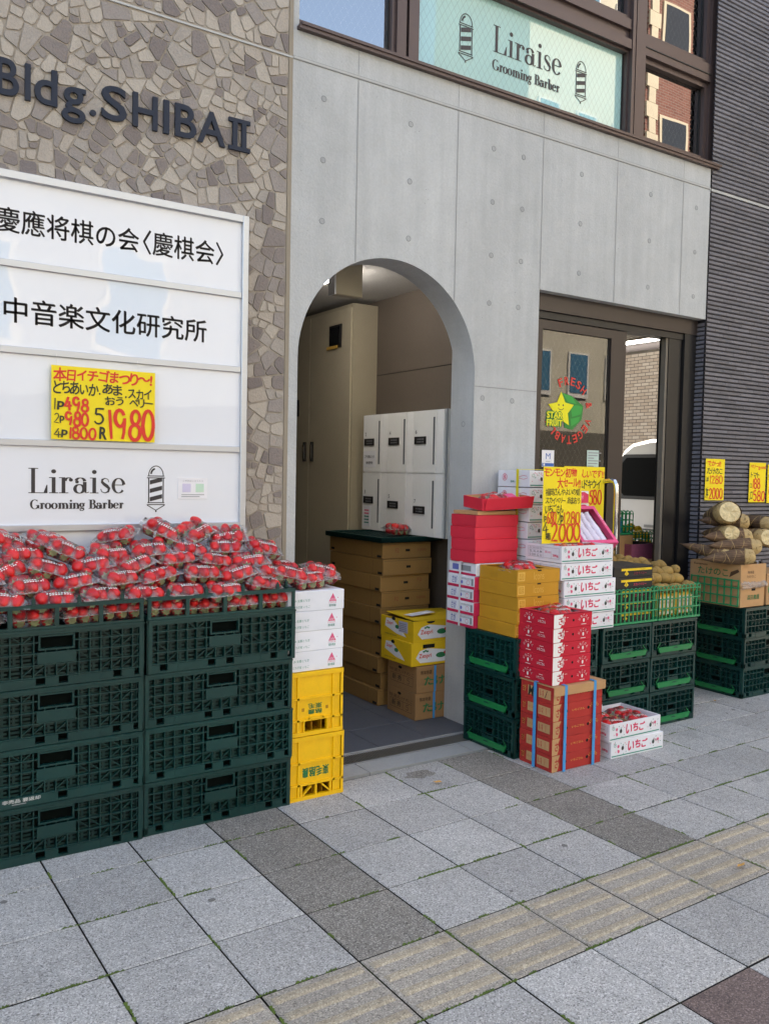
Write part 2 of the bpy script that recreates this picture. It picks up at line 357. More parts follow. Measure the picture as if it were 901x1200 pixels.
# ------------------------------------------------------------------ mesh helpers
class Fr:
    """a flat printing frame: origin, right, up; the normal points at the reader"""
    def __init__(s, o, u, v):
        s.o = Vector(o); s.u = Vector(u).normalized(); s.v = Vector(v).normalized(); s.n = s.u.cross(s.v)
    def p(s, a, b, n=0.0): return s.o + s.u*a + s.v*b + s.n*n
    def sub(s, a, b, rot=0.0):
        c, t = math.cos(rot), math.sin(rot); return Fr(s.p(a, b), s.u*c+s.v*t, s.v*c-s.u*t)
def FX(x, y, z): return Fr((x, y, z), (1, 0, 0), (0, 0, 1))        # faces the street (-Y)
def FL(x, y, z): return Fr((x, y, z), (0, -1, 0), (0, 0, 1))       # faces left (-X)
def FT(x, y, z): return Fr((x, y, z), (1, 0, 0), (0, 1, 0))        # faces up

GLY = {}
def glyphs(body, bold=0.0):
    if bold > 0 and any(ord(c) > 0x3000 for c in body): bold = 0.0
    k = (body, bold)
    if k in GLY: return GLY[k]
    c = bpy.data.curves.new('lettering', 'FONT'); c.body = body; c.dimensions = '2D'; c.fill_mode = 'FRONT'
    c.offset = bold; c.resolution_u = 4
    o = bpy.data.objects.new('lettering', c); COL.objects.link(o)
    dg = bpy.context.evaluated_depsgraph_get(); dg.update()
    me = bpy.data.meshes.new_from_object(o.evaluated_get(dg))
    vs_ = [(v.co.x, v.co.y) for v in me.vertices]; fs = [tuple(p.vertices) for p in me.polygons]
    bpy.data.objects.remove(o); bpy.data.curves.remove(c); bpy.data.meshes.remove(me)
    GLY[k] = (vs_, fs); return GLY[k]
def ell(cx, cy, rx, ry, a0=0, a1=360, n=24):
    return [(cx+rx*math.cos(R(a0+(a1-a0)*i/n)), cy+ry*math.sin(R(a0+(a1-a0)*i/n))) for i in range(n+1)]

def arcp(cx, cy, rx, ry, a0, a1, n=12): return ell(cx, cy, rx, ry, a0, a1, n)
DIG = {'0': [arcp(.5, .5, .43, .46, 100, 470, 22)], '1': [[(.5, .98), (.5, .66), (.48, .33), (.5, .02)]],
       '2': [arcp(.48, .72, .36, .25, 165, -30, 10)+[(.45, .3), (.1, .06), (.5, .07), (.95, .05)]],
       '3': [arcp(.45, .74, .36, .22, 150, -80, 10)+arcp(.45, .27, .42, .25, 80, -160, 10)], '4': [[(.62, .97), (.35, .62), (.06, .33), (.5, .34), (.97, .36)], [(.66, .68), (.65, .35), (.66, .02)]],
       '5': [[(.9, .94), (.5, .93), (.2, .92), (.16, .6)]+arcp(.45, .32, .42, .29, 120, -150, 12)], '6': [[(.75, .97), (.4, .72), (.12, .35)]+arcp(.5, .27, .38, .25, 180, 520, 14)],
       '7': [[(.08, .92), (.5, .93), (.92, .93), (.6, .5), (.4, .03)]], '8': [arcp(.5, .75, .33, .22, 60, 270, 9)+arcp(.5, .27, .42, .25, 90, -250, 16)+arcp(.5, .75, .33, .22, -70, 80, 7)],
       '9': [arcp(.48, .7, .38, .27, 20, 360, 14)+[(.84, .5), (.74, .22), (.6, .02)]]}
class MB:
    def __init__(s): s.v = []; s.f = []; s.mi = []; s.mats = []; s.k = 0; s.sm = set()
    def m(s, mat):
        if mat not in s.mats: s.mats.append(mat)
        return s.mats.index(mat)
    def face(s, pts, mat):
        i = len(s.v); s.v += [tuple(p) for p in pts]; s.f.append(tuple(range(i, i+len(pts)))); s.mi.append(s.m(mat))
    def mesh(s, vs_, fs, mat, smooth=False):
        i = len(s.v); s.v += [tuple(p) for p in vs_]; mi = s.m(mat)
        for f in fs:
            if smooth: s.sm.add(len(s.f))
            s.f.append(tuple(a+i for a in f)); s.mi.append(mi)
    def box(s, x0, x1, y0, y1, z0, z1, mat, skip=''):
        s.obox(Fr((0, 0, 0), (1, 0, 0), (0, 1, 0)), x0, x1, y0, y1, z0, z1, mat, skip)
    def obox(s, fr, u0, u1, v0, v1, n0, n1, mat, skip=''):
        P = [fr.p(a, b, c) for c in (n0, n1) for b in (v0, v1) for a in (u0, u1)]
        F = {'b': (0, 2, 3, 1), 't': (4, 5, 7, 6), 'f': (0, 1, 5, 4), 'k': (2, 6, 7, 3), 'l': (0, 4, 6, 2), 'r': (1, 3, 7, 5)}
        s.mesh(P, [f for q, f in F.items() if q not in skip], mat)
    def cbox(s, x0, x1, y0, y1, z0, z1, mat, c=0.004):
        """box with chamfered edges"""
        X, Y, Z = (x0, x1), (y0, y1), (z0, z1); vs_ = {}; L = []
        for i in (0, 1):
            for j in (0, 1):
                for k in (0, 1):
                    sx, sy, sz = (1-2*i)*c, (1-2*j)*c, (1-2*k)*c
                    for a, p in (('x', (X[i], Y[j]+sy, Z[k]+sz)), ('y', (X[i]+sx, Y[j], Z[k]+sz)), ('z', (X[i]+sx, Y[j]+sy, Z[k]))):
                        vs_[(i, j, k, a)] = len(L); L.append(p)
        g = lambda *q: vs_[q]; F = []
        for i in (0, 1):
            q = [g(i, 0, 0, 'x'), g(i, 1, 0, 'x'), g(i, 1, 1, 'x'), g(i, 0, 1, 'x')]; F.append(q if i else q[::-1])
            q = [g(0, i, 0, 'y'), g(1, i, 0, 'y'), g(1, i, 1, 'y'), g(0, i, 1, 'y')]; F.append(q[::-1] if i else q)
            q = [g(0, 0, i, 'z'), g(1, 0, i, 'z'), g(1, 1, i, 'z'), g(0, 1, i, 'z')]; F.append(q if i else q[::-1])
        for a in (0, 1):
            for b in (0, 1):
                F.append([g(a, b, 0, 'x'), g(a, b, 1, 'x'), g(a, b, 1, 'y'), g(a, b, 0, 'y')])
                F.append([g(a, 0, b, 'x'), g(a, 1, b, 'x'), g(a, 1, b, 'z'), g(a, 0, b, 'z')])
                F.append([g(0, a, b, 'y'), g(1, a, b, 'y'), g(1, a, b, 'z'), g(0, a, b, 'z')])
                for d in (0, 1): F.append([g(a, b, d, 'x'), g(a, b, d, 'y'), g(a, b, d, 'z')])
        s.mesh(L, F, mat)
    def tube(s, pts, r, mat, n=8, cap=True):
        pts = [Vector(p) for p in pts]; rings = []; vs_ = []; F = []
        rr = r if isinstance(r, (list, tuple)) else [r]*len(pts)
        for i, p in enumerate(pts):
            d = (pts[min(i+1, len(pts)-1)]-pts[max(i-1, 0)]).normalized()
            a = d.orthogonal().normalized() if i == 0 else (pa - d*pa.dot(d)).normalized()
            pa = a; b = d.cross(a)
            vs_ += [p+(a*math.cos(2*math.pi*k/n)+b*math.sin(2*math.pi*k/n))*rr[i] for k in range(n)]
        for i in range(len(pts)-1):
            for k in range(n): F.append((i*n+k, i*n+(k+1) % n, (i+1)*n+(k+1) % n, (i+1)*n+k))
        s.mesh(vs_, F, mat, True)
        if cap: s.mesh(vs_[:n], [tuple(range(n))[::-1]], mat); s.mesh(vs_[-n:], [tuple(range(n))], mat)
    def lathe(s, prof, c, mat, n=20, axis=None):
        """prof [(r,h)] about +Z at c, or about a given axis"""
        q = Vector((0, 0, 1)).rotation_difference(Vector(axis)) if axis else None
        vs_ = []
        for r, h in prof:
            for k in range(n):
                p = Vector((r*math.cos(2*math.pi*k/n), r*math.sin(2*math.pi*k/n), h))
                if q: p = q @ p
                vs_.append(p+Vector(c))
        F = [(i*n+k, i*n+(k+1) % n, (i+1)*n+(k+1) % n, (i+1)*n+k) for i in range(len(prof)-1) for k in range(n)]
        s.mesh(vs_, F, mat, True)
    def flat(s, fr, pts, mat, n=None):
        if n is None: s.k += 1; n = 0.0005+0.00002*s.k
        s.face([fr.p(a, b, n) for a, b in pts], mat)
    def rect(s, fr, a0, b0, a1, b1, mat, n=None): s.flat(fr, [(a0, b0), (a1, b0), (a1, b1), (a0, b1)], mat, n)
    def disc(s, fr, a, b, r, mat, n=None, k=18): s.flat(fr, ell(a, b, r, r, 0, 360-360/k, k-1), mat, n)
    def line(s, fr, pts, w, mat, n=None):
        if n is None: s.k += 1; n = 0.0005+0.00002*s.k
        ws = w if isinstance(w, (list, tuple)) else [w]*len(pts)
        L, Rr = [], []
        for i, (x, y) in enumerate(pts):
            x0, y0 = pts[max(i-1, 0)]; x1, y1 = pts[min(i+1, len(pts)-1)]
            dx, dy = x1-x0, y1-y0; d = math.hypot(dx, dy) or 1e-9
            q = n+i*6e-6; L.append(fr.p(x-dy/d*ws[i]/2, y+dx/d*ws[i]/2, q)); Rr.append(fr.p(x+dy/d*ws[i]/2, y-dx/d*ws[i]/2, q))
        m_ = len(pts); s.mesh(L+Rr, [(i, m_+i, m_+i+1, i+1) for i in range(m_-1)], mat)
    def text(s, fr, body, a0, b0, a1, b1, mat, bold=0.0, n=None, ext=0.0, side=None, keep=False):
        """fit the ink of `body` into a rectangle"""
        vs_, fs = glyphs(body, bold)
        if not vs_: return
        xs = [p[0] for p in vs_]; ys = [p[1] for p in vs_]
        x0, x1, y0, y1 = min(xs), max(xs), min(ys), max(ys)
        kx = (a1-a0)/max(x1-x0, 1e-6); ky = (b1-b0)/max(y1-y0, 1e-6)
        if keep: kx = ky = min(abs(kx), abs(ky))
        if n is None: s.k += 1; n = 0.0005+0.00002*s.k
        P = [fr.p(a0+(x-x0)*kx, b0+(y-y0)*ky, n+ext) for x, y in vs_]
        s.mesh(P, fs, mat)
        if bold > 0 and not ext and any(ord(c) > 0x3000 for c in body):
            for dx, dy in ((bold, 0), (0, bold)):
                s.k += 1; s.mesh([fr.p(a0+(x-x0+dx)*kx, b0+(y-y0+dy)*ky, n+.00002) for x, y in vs_], fs, mat)
        if ext:
            cnt = {}
            for f in fs:
                for i in range(len(f)):
                    e = (f[i], f[(i+1) % len(f)]); cnt[e] = cnt.get(e, 0)+1
            # weld by position so shared edges cancel
            key = {i: (round(p[0], 5), round(p[1], 5)) for i, p in enumerate(vs_)}
            ed = {}
            for (a, b) in cnt: ed[(key[a], key[b])] = (a, b)
            for (ka, kb), (a, b) in ed.items():
                if (kb, ka) in ed: continue
                s.face([P[a], P[b], P[b]-fr.n*(ext+n), P[a]-fr.n*(ext+n)], side or mat)
    def hand(s, fr, body, a0, b0, a1, b1, mat, bold=0.03, seed=0, jit=1.0):
        """marker-pen lettering: every character a little turned, shifted and sized"""
        r = random.Random(seed*31+len(body)); x = 0.0; items = []
        for ch in body:
            if ch == ' ': x += 0.35; continue
            vs_, fs = glyphs(ch, bold)
            xs = [p[0] for p in vs_]; w = max(xs)-min(xs); items.append((ch, x, min(xs), w)); x += w+0.07
        tot = x-0.07
        allv = [p[1] for ch, *_ in items for p in glyphs(ch, bold)[0]]; y0, y1 = min(allv), max(allv)
        kx = (a1-a0)/tot; ky = (b1-b0)/(y1-y0)
        for ch, cx, mx, w in items:
            if ch in DIG:                                              # figures drawn as brush strokes
                f2 = fr.sub(a0+cx*kx, b0, R(r.uniform(-4, 4))*jit); hh = (b1-b0)*r.uniform(.93, 1.05); ww = w*kx*1.04; sw = max(.085, bold*4.6)*(.6*hh+.4*ww)
                for st_ in DIG[ch]:
                    P = [(px*ww+r.uniform(-.012, .012)*ww, py*hh) for px, py in st_]; m_ = len(P)
                    s.line(f2, P, [sw*(.82+.18*math.sin(math.pi*i/(m_-1)+.4)) for i in range(m_)], mat)
                continue
            vs_, fs = glyphs(ch, bold); an = R(r.uniform(-6, 6))*jit; sc = 1+r.uniform(-.08, .10)*jit; sh = r.uniform(-.06, .12)*jit; dy = r.uniform(-.05, .05)*jit
            ca, sa = math.cos(an), math.sin(an); my = (y0+y1)/2; s.k += 1; P = []
            for px, py in vs_:
                qx, qy = (px-mx-w/2)*sc, (py-my)*sc; qx += qy*sh
                qx, qy = qx*ca-qy*sa, qx*sa+qy*ca
                P.append(fr.p(a0+(cx+w/2+qx)*kx, b0+(qy+my+dy-y0)*ky, 0.0005+0.00002*s.k))
            s.mesh(P, fs, mat)
            if ord(ch) > 0x3000:
                for da, db in ((1, 0), (0, 1), (1, 1)): s.k += 1; q = fr.u*(bold*1.3*kx*da)+fr.v*(bold*1.3*ky*db)+fr.n*(.00001*(da+2*db)); s.mesh([p+q for p in P], fs, mat)
    def arc_text(s, fr, body, cx, cy, r, a0, a1, h, mat, bold=0.01, flip=False):
        n_ = len(body)
        for i, ch in enumerate(body):
            if ch == ' ': continue
            a = a0+(a1-a0)*(i+0.5)/n_; x, y = cx+r*math.cos(R(a)), cy+r*math.sin(R(a))
            f2 = fr.sub(x, y, R(a-90) if not flip else R(a+90)); w = h*0.72
            if ch == 'I': w *= 0.25
            s.text(f2, ch, -w/2, -h/2, w/2, h/2, mat, bold)
    def build(s, name, parent=None, loc=(0, 0, 0), rot=(0, 0, 0)):
        me = bpy.data.meshes.new(name); me.from_pydata(s.v, [], s.f)
        for m_ in s.mats: me.materials.append(m_)
        me.polygons.foreach_set('material_index', s.mi)
        if s.sm: me.polygons.foreach_set('use_smooth', [i in s.sm for i in range(len(s.f))])
        me.update()
        o = bpy.data.objects.new(name, me); COL.objects.link(o); o.location = loc; o.rotation_euler = rot
        if parent: o.parent = parent
        return o
def tag(o, label=None, cat=None, group=None, kind=None):
    if label: o['label'] = label
    if cat: o['category'] = cat
    if group: o['group'] = group
    if kind: o['kind'] = kind
    return o
def thing(name, label, cat, loc=(0, 0, 0), rot=(0, 0, 0), group=None):
    o = bpy.data.objects.new(name, None); COL.objects.link(o); o.location = loc; o.rotation_euler = rot; o.empty_display_size = 0.1
    return tag(o, label, cat, group)
def kids(o): return [c for c in bpy.data.objects if c.parent == o]
def copy_tree(o, parent=None):
    c = o.copy(); COL.objects.link(c)
    if parent: c.parent = parent
    for ch in kids(o): copy_tree(ch, c)
    return c
ORD = ['', 'second', 'third', 'fourth', 'fifth', 'sixth', 'seventh', 'eighth', 'ninth', 'tenth', 'eleventh', 'twelfth']
def from_bottom(k, n):
    if k == 0: return 'lowest'
    if k == n-1: return 'topmost'
    if k == n-2 and n > 3: return 'second from the top'
    return ORD[k]+' from the bottom'
def weld(o, d=0.0001):
    import bmesh
    b = bmesh.new(); b.from_mesh(o.data); bmesh.ops.remove_doubles(b, verts=b.verts, dist=d); b.to_mesh(o.data); b.free()
def bevel(o, w, seg=2):
    md = o.modifiers.new('bevel', 'BEVEL'); md.width = w; md.segments = seg; md.limit_method = 'ANGLE'; md.angle_limit = R(40)

# Didone lettering for the barber's name (thick stems, hairline serifs), drawn stroke by stroke
def didone(mb, fr, body, a0, b0, a1, b1, mat, heavy=1.0):
    W, H = 0.2*heavy, 0.05*heavy
    def arcstroke(cx, cy, rx, ry, d0, d1, n=22):
        pts = ell(cx, cy, rx, ry, d0, d1, n); w = [H+(W-H)*abs(math.cos(R(d0+(d1-d0)*i/n)))**1.5 for i in range(n+1)]
        return ('l', pts, w)
    def rc(x0, y0, x1, y1): return ('p', [(x0, y0), (x1, y0), (x1, y1), (x0, y1)])
    def dot(x, y, r): return ('p', ell(x, y, r, r, 0, 345, 23))
    G = {}
    G['L'] = (1.06, [rc(.14, 0, .14+W, 1.55), rc(0, 1.55-H, .5, 1.55), rc(0, 0, .98, H), ('p', [(.98, 0), (.98, .52), (.93, .52), (.78, H)])])
    G['i'] = (.52, [rc(.14, 0, .14+W, 1), rc(0, 1-H, .2, 1), rc(0, 0, .48, H), dot(.14+W/2, 1.36, .13*heavy**.5)])
    G['r'] = (.76, [rc(.14, 0, .14+W, 1), rc(0, 1-H, .2, 1), rc(0, 0, .5, H), arcstroke(.52, .72, .2, .25, 165, 60), dot(.63, .84, .11)])
    G['a'] = (.9, [arcstroke(.33, .28, .24, .27, 0, 360), rc(.52, .1, .52+W, .72), arcstroke(.38, .72, .24, .25, 10, 165), dot(.2, .72, .1), ('l', [(.62, .1), (.72, .03), (.85, .08)], [H*2, H, H])])
    G['s'] = (.68, [('l', [(.52, .72), (.48, .9), (.32, .97), (.16, .88), (.15, .72), (.28, .58), (.42, .47), (.54, .32), (.5, .12), (.32, .03), (.14, .1), (.08, .28)],
                     [H, H, H, W*.6, W*.8, W*.95, W, W*.8, W*.6, H, H, H])])
    G['e'] = (.82, [arcstroke(.4, .5, .3, .47, 8, 322, 30), rc(.14, .52, .68, .52+H)])
    G['o'] = (.9, [arcstroke(.42, .5, .32, .47, 0, 360, 30)])
    G['n'] = (1.0, [rc(.12, 0, .12+W, 1), rc(0, 1-H, .2, 1), rc(0, 0, .44, H), arcstroke(.52, .68, .24, .29, 170, 0), rc(.66, 0, .66+W, .7), rc(.54, 0, .98, H)])
    G['m'] = (1.55, [rc(.12, 0, .12+W, 1), rc(0, 1-H, .2, 1), rc(0, 0, .44, H), arcstroke(.5, .68, .24, .29, 170, 0), rc(.64, 0, .64+W, .7), rc(.52, 0, .96, H),
                      arcstroke(1.02, .68, .24, .29, 170, 0), rc(1.16, 0, 1.16+W, .7), rc(1.04, 0, 1.48, H)])
    G['g'] = (.86, [arcstroke(.38, .66, .24, .3, 0, 360), ('l', [(.3, .36), (.2, .24), (.34, .12), (.6, .06), (.66, -.16), (.4, -.34), (.12, -.26), (.12, -.06), (.3, .1)], [H, H, W*.7, W*.8, W*.6, H, W*.5, W*.5, H]), ('l', [(.58, .86), (.72, .98), (.82, .9)], [H, H, H*2])])
    G['b'] = (.92, [rc(.14, .02, .14+W, 1.55), rc(0, 1.55-H, .2, 1.55), arcstroke(.48, .48, .28, .46, -160, 160, 26)])
    G['B'] = (1.12, [rc(.16, 0, .16+W, 1.55), rc(0, 1.55-H, .6, 1.55), rc(0, 0, .6, H), rc(.3, .8, .6, .8+H), arcstroke(.58, 1.17, .28, .36, -90, 90), arcstroke(.6, .42, .34, .4, -90, 90)])
    G['G'] = (1.3, [arcstroke(.64, .78, .5, .76, 50, 340, 34), rc(.94, .1, .94+W, .66), rc(.8, .66-H, 1.28, .66), ('p', [(1.02, 1.12), (1.06, 1.12), (1.06, 1.55), (1.02, 1.55)])])
    G[' '] = (.5, [])
    tot = sum(G[c][0] for c in body)-.08
    hi = 1.55; lo = -.36 if 'g' in body else 0.0
    kx = (a1-a0)/tot; ky = (b1-b0)/(hi-lo); x = 0
    for c in body:
        for kind, pts, *w in G[c][1]:
            P = [(a0+(x+px)*kx, b0+(py-lo)*ky) for px, py in pts]
            if kind == 'p': mb.flat(fr, P, mat)
            else: mb.line(fr, P, [q*(kx+ky)/2 for q in w[0]], mat)
        x += G[c][0]
def barber_pole(mb, fr, cx, b0, b1, mat, back=None):
    """the pole emblem: domed cap, striped shaft, collar and finial"""
    h = b1-b0; w = h*0.155; L = h*0.012
    y1, y2 = b0+h*0.20, b0+h*0.72
    if back: mb.rect(fr, cx-w*.9, y1, cx+w*.9, y2, back)
    mb.line(fr, [(cx-w, y1), (cx-w, y2)], L*2, mat); mb.line(fr, [(cx+w, y1), (cx+w, y2)], L*2, mat)
    for k in range(3):
        t0 = y1+(y2-y1)*(0.05+0.34*k); d = (y2-y1)*0.17
        mb.flat(fr, [(cx-w*.85, t0), (cx+w*.85, t0+d*.75), (cx+w*.85, t0+d*1.75), (cx-w*.85, t0+d)], mat)
    for yy, ww in ((y2, 1.25), (y2+h*.04, 1.15), (y1, 1.15), (y1-h*.04, 1.25)): mb.line(fr, [(cx-w*ww, yy), (cx+w*ww, yy)], L*1.6, mat)
    mb.line(fr, ell(cx, y2+h*.05, w, h*.2, 0, 180, 18), L*1.6, mat)
    mb.line(fr, ell(cx-w*.1, y2+h*.06, w*.6, h*.13, 95, 170, 8), L*3.2, mat)
    mb.line(fr, [(cx-w*1.2, y1-h*.05), (cx, b0+h*.04), (cx+w*1.2, y1-h*.05)], L*1.6, mat)
    mb.disc(fr, cx, b0+h*.02, h*.018, mat)

# ------------------------------------------------------------------ the setting: ground
TILE_ROT = 0.0146
def pave():
    mb = MB(); G = 0.3; g = 0.0027; H = 0.0
    def tile(i, j, mat, h=0.0, bars=False, x1=None):
        x0, y0 = i*G+g, j*G+g; xe, ye = (i+1)*G-g, (j+1)*G-g; c = 0.003; dz = rng.uniform(-.0008, .0008)+h
        top = [(x0+c, y0+c, dz), (xe-c, y0+c, dz), (xe-c, ye-c, dz), (x0+c, ye-c, dz)]
        bot = [(x0, y0, dz-c), (xe, y0, dz-c), (xe, ye, dz-c), (x0, ye, dz-c)]; low = [(p[0], p[1], -.02) for p in bot]
        mb.mesh(top+bot+low, [(0, 1, 2, 3)]+[(4+k, 4+(k+1) % 4, (k+1) % 4, k) for k in range(4)], mat)
        mb.mesh(bot+low, [(4+k, 4+(k+1) % 4, (k+1) % 4, k) for k in range(4)], joint_m)
        if bars:
            for k in range(4):
                yb = y0+0.022+0.073*k; w = .032; q = .007
                b0 = [(x0+.012, yb, dz), (xe-.012, yb, dz), (xe-.012, yb+w, dz), (x0+.012, yb+w, dz)]
                b1 = [(x0+.018, yb+q, dz+.0045), (xe-.018, yb+q, dz+.0045), (xe-.018, yb+w-q, dz+.0045), (x0+.018, yb+w-q, dz+.0045)]
                mb.mesh(b0+b1, [(4, 5, 6, 7)]+[(m_, (m_+1) % 4, 4+(m_+1) % 4, 4+m_) for m_ in range(4)], paver_bar)
    for i in range(-14, 34):
        for j in range(-9, 6):
            if j >= 4 and i < 9: continue
            if j == -1: tile(i, j, paver_tac, 0, True)
            elif j < -1: tile(i, j, paver_red if (i % 4 == 2 and j % 3 == 0) else paver_light)
            else: tile(i, j, paver_dark if i in (0, 4, -8, 16, 20) else paver_light)
    for cx, cy, rr in ((1.02, 1.09, .055),):
        q = random.Random(int(cx*100)); mb.face([(cx+rr*(1+q.uniform(-.35, .3))*math.cos(k*.35)*1.5, cy+rr*(1+q.uniform(-.35, .3))*math.sin(k*.35)*.8, .0012+cx*.0004) for k in range(18)], paver_dark)
    gum = M('old_gum_stain', '#6f6d69', .9, .2, 40)
    for k in range(46):
        q = random.Random(500+k); cx, cy, rr = q.uniform(-2.2, 4.5), q.uniform(-1.2, 1.1), q.uniform(.004, .012)
        if min(cx % .3, .3-cx % .3, cy % .3, .3-cy % .3) < .02 or -.3 < cy < 0: continue
        mb.face([(cx+rr*(1+q.uniform(-.25, .25))*math.cos(m_*.7), cy+rr*(1+q.uniform(-.25, .25))*math.sin(m_*.7), .0014) for m_ in range(9)], gum)
    o = mb.build('pavement', rot=(0, 0, TILE_ROT)); tag(o, kind='structure')
pave()
mb = MB(); mb.box(-40, 60, -3.2, 1.25, -0.2, -0.012, joint_m)
tag(mb.build('pavement_bedding', rot=(0, 0, TILE_ROT)), kind='structure')
mb = MB()
mb.face([(-150, -150, -0.18), (170, -150, -0.18), (170, 170, -0.18), (-150, 170, -0.18)], asphalt)
tag(mb.build('ground'), kind='structure')
mb = MB(); mb.box(-40, 60, -2.95, -2.74, -0.18, 0.004, concrete_kerb)
tag(mb.build('kerb'), kind='structure')
mb = MB()
for k in range(-8, 14): mb.rect(FT(0, 0, -0.176), k*4.0, -6.6, k*4.0+2.2, -6.45, white_paint, 0.0)
mb.rect(FT(0, 0, -0.176), -40, -3.35, 60, -3.2, white_paint, 0.0)
tag(mb.build('road_marking'), kind='structure')
mb = MB(); rm = random.Random(77); moss = M('moss', '#566a2a', .95, .4, 60, 0, .004, 300)
for k in range(230):                                                # moss in the joints
    al = rm.random() < .7; i, j = rm.uniform(-3, 9), rm.choice((-1, 0, 1, 1, 2, 3, 0)); L = rm.uniform(.015, .09); n = 5
    if not al: i, j = rm.randint(-3, 9), rm.uniform(-2, 4)
    for q in range(n):
        t = (q/n-.5)*L; w = rm.uniform(.0025, .0065); d = L/n*.6; x, y = (i*.3+t, j*.3+rm.uniform(-.002, .002)) if al else (i*.3+rm.uniform(-.002, .002), j*.3+t)
        P = [(x-d, y-w*.6, -.003), (x, y-w, .0015), (x+d, y-w*.5, -.003), (x+d, y+w*.6, -.003), (x, y+w, .001), (x-d, y+w*.5, -.003), (x, y, .0035)]
        if not al: P = [(x+(b-y), y+(a-x), c) for a, b, c in P]
        mb.mesh(P, [(m_, (m_+1) % 6, 6) for m_ in range(6)], moss, True)
o = mb.build('moss', rot=(0, 0, TILE_ROT)); tag(o, 'small tufts of green moss in the joints of the paving', 'moss', None, 'stuff')
# concrete gutter strip, drain grate and the slate floor of the entry
mb = MB()
for k in range(-6, 7):
    x0 = 0.42+k*0.6-0.2; x1 = x0+0.596
    if x0 > 2.6: break
    mb.box(x0, min(x1, 2.68), 1.235, 1.365, -0.1, 0.002, concrete_kerb)
mb.box(-3.4, 0.598, 1.37, 1.58, -0.1, 0.001, concrete_kerb); mb.box(1.652, 2.7, 1.37, 1.7, -0.1, 0.001, concrete_kerb)
tag(mb.build('gutter_strip'), kind='structure')
mb = MB()
grate = M('galvanised_grate', '#77756f', .5, .15, 20, 0, metal=.4); mb.box(.6, 1.65, 1.372, 1.492, -.12, -.022, near_black)
mb.box(.6, 1.65, 1.37, 1.378, -.03, .003, steel); mb.box(.6, 1.65, 1.486, 1.494, -.03, .003, steel)
for k in range(88):
    x = .604+k*.012; mb.box(x, x+.0042, 1.378, 1.486, -.012, .001, grate)
for k in range(4): mb.box(.6, 1.65, 1.395+k*.024, 1.399+k*.024, -.012, -.001, grate)
tag(mb.build('drain_grate'), 'dark steel slot drain grate across the arched entrance', 'drain')
mb = MB()
mb.box(.45, 1.95, 1.498, 1.512, -.1, .004, concrete_kerb)
for a in range(6):
    for b in range(16):
        x0 = .452+a*.3; y0 = 1.515+b*.3
        if x0 < 1.9: mb.cbox(x0, min(x0+.297, 1.9), y0, y0+.297, -.05, .002, slate, .0015)
mb.box(.45, 1.9, 1.513, 6.2, -.1, -.004, black_m)
tag(mb.build('floor'), kind='structure')

# ------------------------------------------------------------------ the building
WY = 1.58
bld = thing('shop_building', 'mixed use building with stone and concrete facade, arched entrance and glass shop door', 'building', (0, 0, 0))
# concrete facade with arch and door opening
def facade():
    mb = MB(); A = [(.555, 0), (.601, 0), (.601, 1.875)]
    cx, cz, r = 1.123, 1.875, .522; N = 40
    arc = [(cx-r*math.cos(math.pi*k/N), cz+r*math.sin(math.pi*k/N)) for k in range(N+1)]
    out = [(.555, 0)]+[(.601, 0)]+arc+[(1.645, 0), (2.09, 0), (2.09, 2.38), (3.545, 2.38), (3.545, 3.335), (.555, 3.335)]
    n = len(out); y0, y1 = WY, WY+.17
    vs_ = [(x, y0, z) for x, z in out]+[(x, y1, z) for x, z in out]
    mb.mesh(vs_, [tuple(range(n)), tuple(range(2*n-1, n-1, -1))], concrete)
    for k in range(n):
        q = (k+1) % n; i = len(mb.f)
        mb.mesh([vs_[k], vs_[n+k], vs_[n+q], vs_[q]], [(0, 1, 2, 3)], concrete, 2 <= k <= N+1)
    return mb.build('concrete_facade', bld)
fac = facade()
mb = MB(); fr = FX(0, WY, 0)
jm = M('formwork_joint', '#8d8f90', 0.9, 0.2, 30); jl = M('joint_light', '#b2b2b0', 0.8, 0.1)
for x in (.9, 1.498, 2.09, 2.682, 3.28):
    z0 = {.9: 2.352, 1.498: 2.24}.get(x, 2.382); mb.rect(fr, x-.0022, z0, x+.0022, 3.2, jm, .0012)
    mb.rect(fr, x+.0022, z0, x+.0045, 3.2, jl, .0012)
    mb.rect(fr, x-.0015, 3.222, x+.0015, 3.333, jm, .0012)
mb.rect(fr, 1.646, 1.815, 2.088, 1.818, jm, .0012)
mb.obox(fr, .556, 3.544, 3.202, 3.206, 0, .002, jm); mb.obox(fr, .556, 3.544, 3.206, 3.216, 0, .004, jl); mb.obox(fr, .556, 3.544, 3.216, 3.219, 0, .002, jm)
mb.build('formwork_joint', bld)
mb = MB(); tie = mat_concrete('tie_hole_mortar', '#a3a5a5', False)
for x in (.717, 1.205, 1.738, 1.948, 2.39, 2.979, 3.413):
    for z in (3.066, 2.789, 2.511):
        mb.lathe([(.0145, 0.0), (.0145, .0012), (.0125, .0012), (.011, .0003)], (x, WY, z), jm, 16, (0, -1, 0)); mb.disc(fr, x, z, .0118, tie, .0006)
for x, z in ((1.732, 2.26), (1.937, 2.262), (1.702, 1.757), (1.911, 1.755), (1.7, .55), (1.92, .55)):
    mb.lathe([(.0145, 0.0), (.0145, .0012), (.0125, .0012), (.011, .0003)], (x, WY, z), jm, 16, (0, -1, 0)); mb.disc(fr, x, z, .0118, tie, .0006)
for y, z in ((1.665, 1.62), (1.665, .55), (1.665, 1.1)):
    mb.lathe([(.0145, 0.0), (.0145, .0012), (.0125, .0012), (.011, .0003)], (1.645, y, z), jm, 16, (-1, 0, 0))
mb.build('tie_hole', bld)
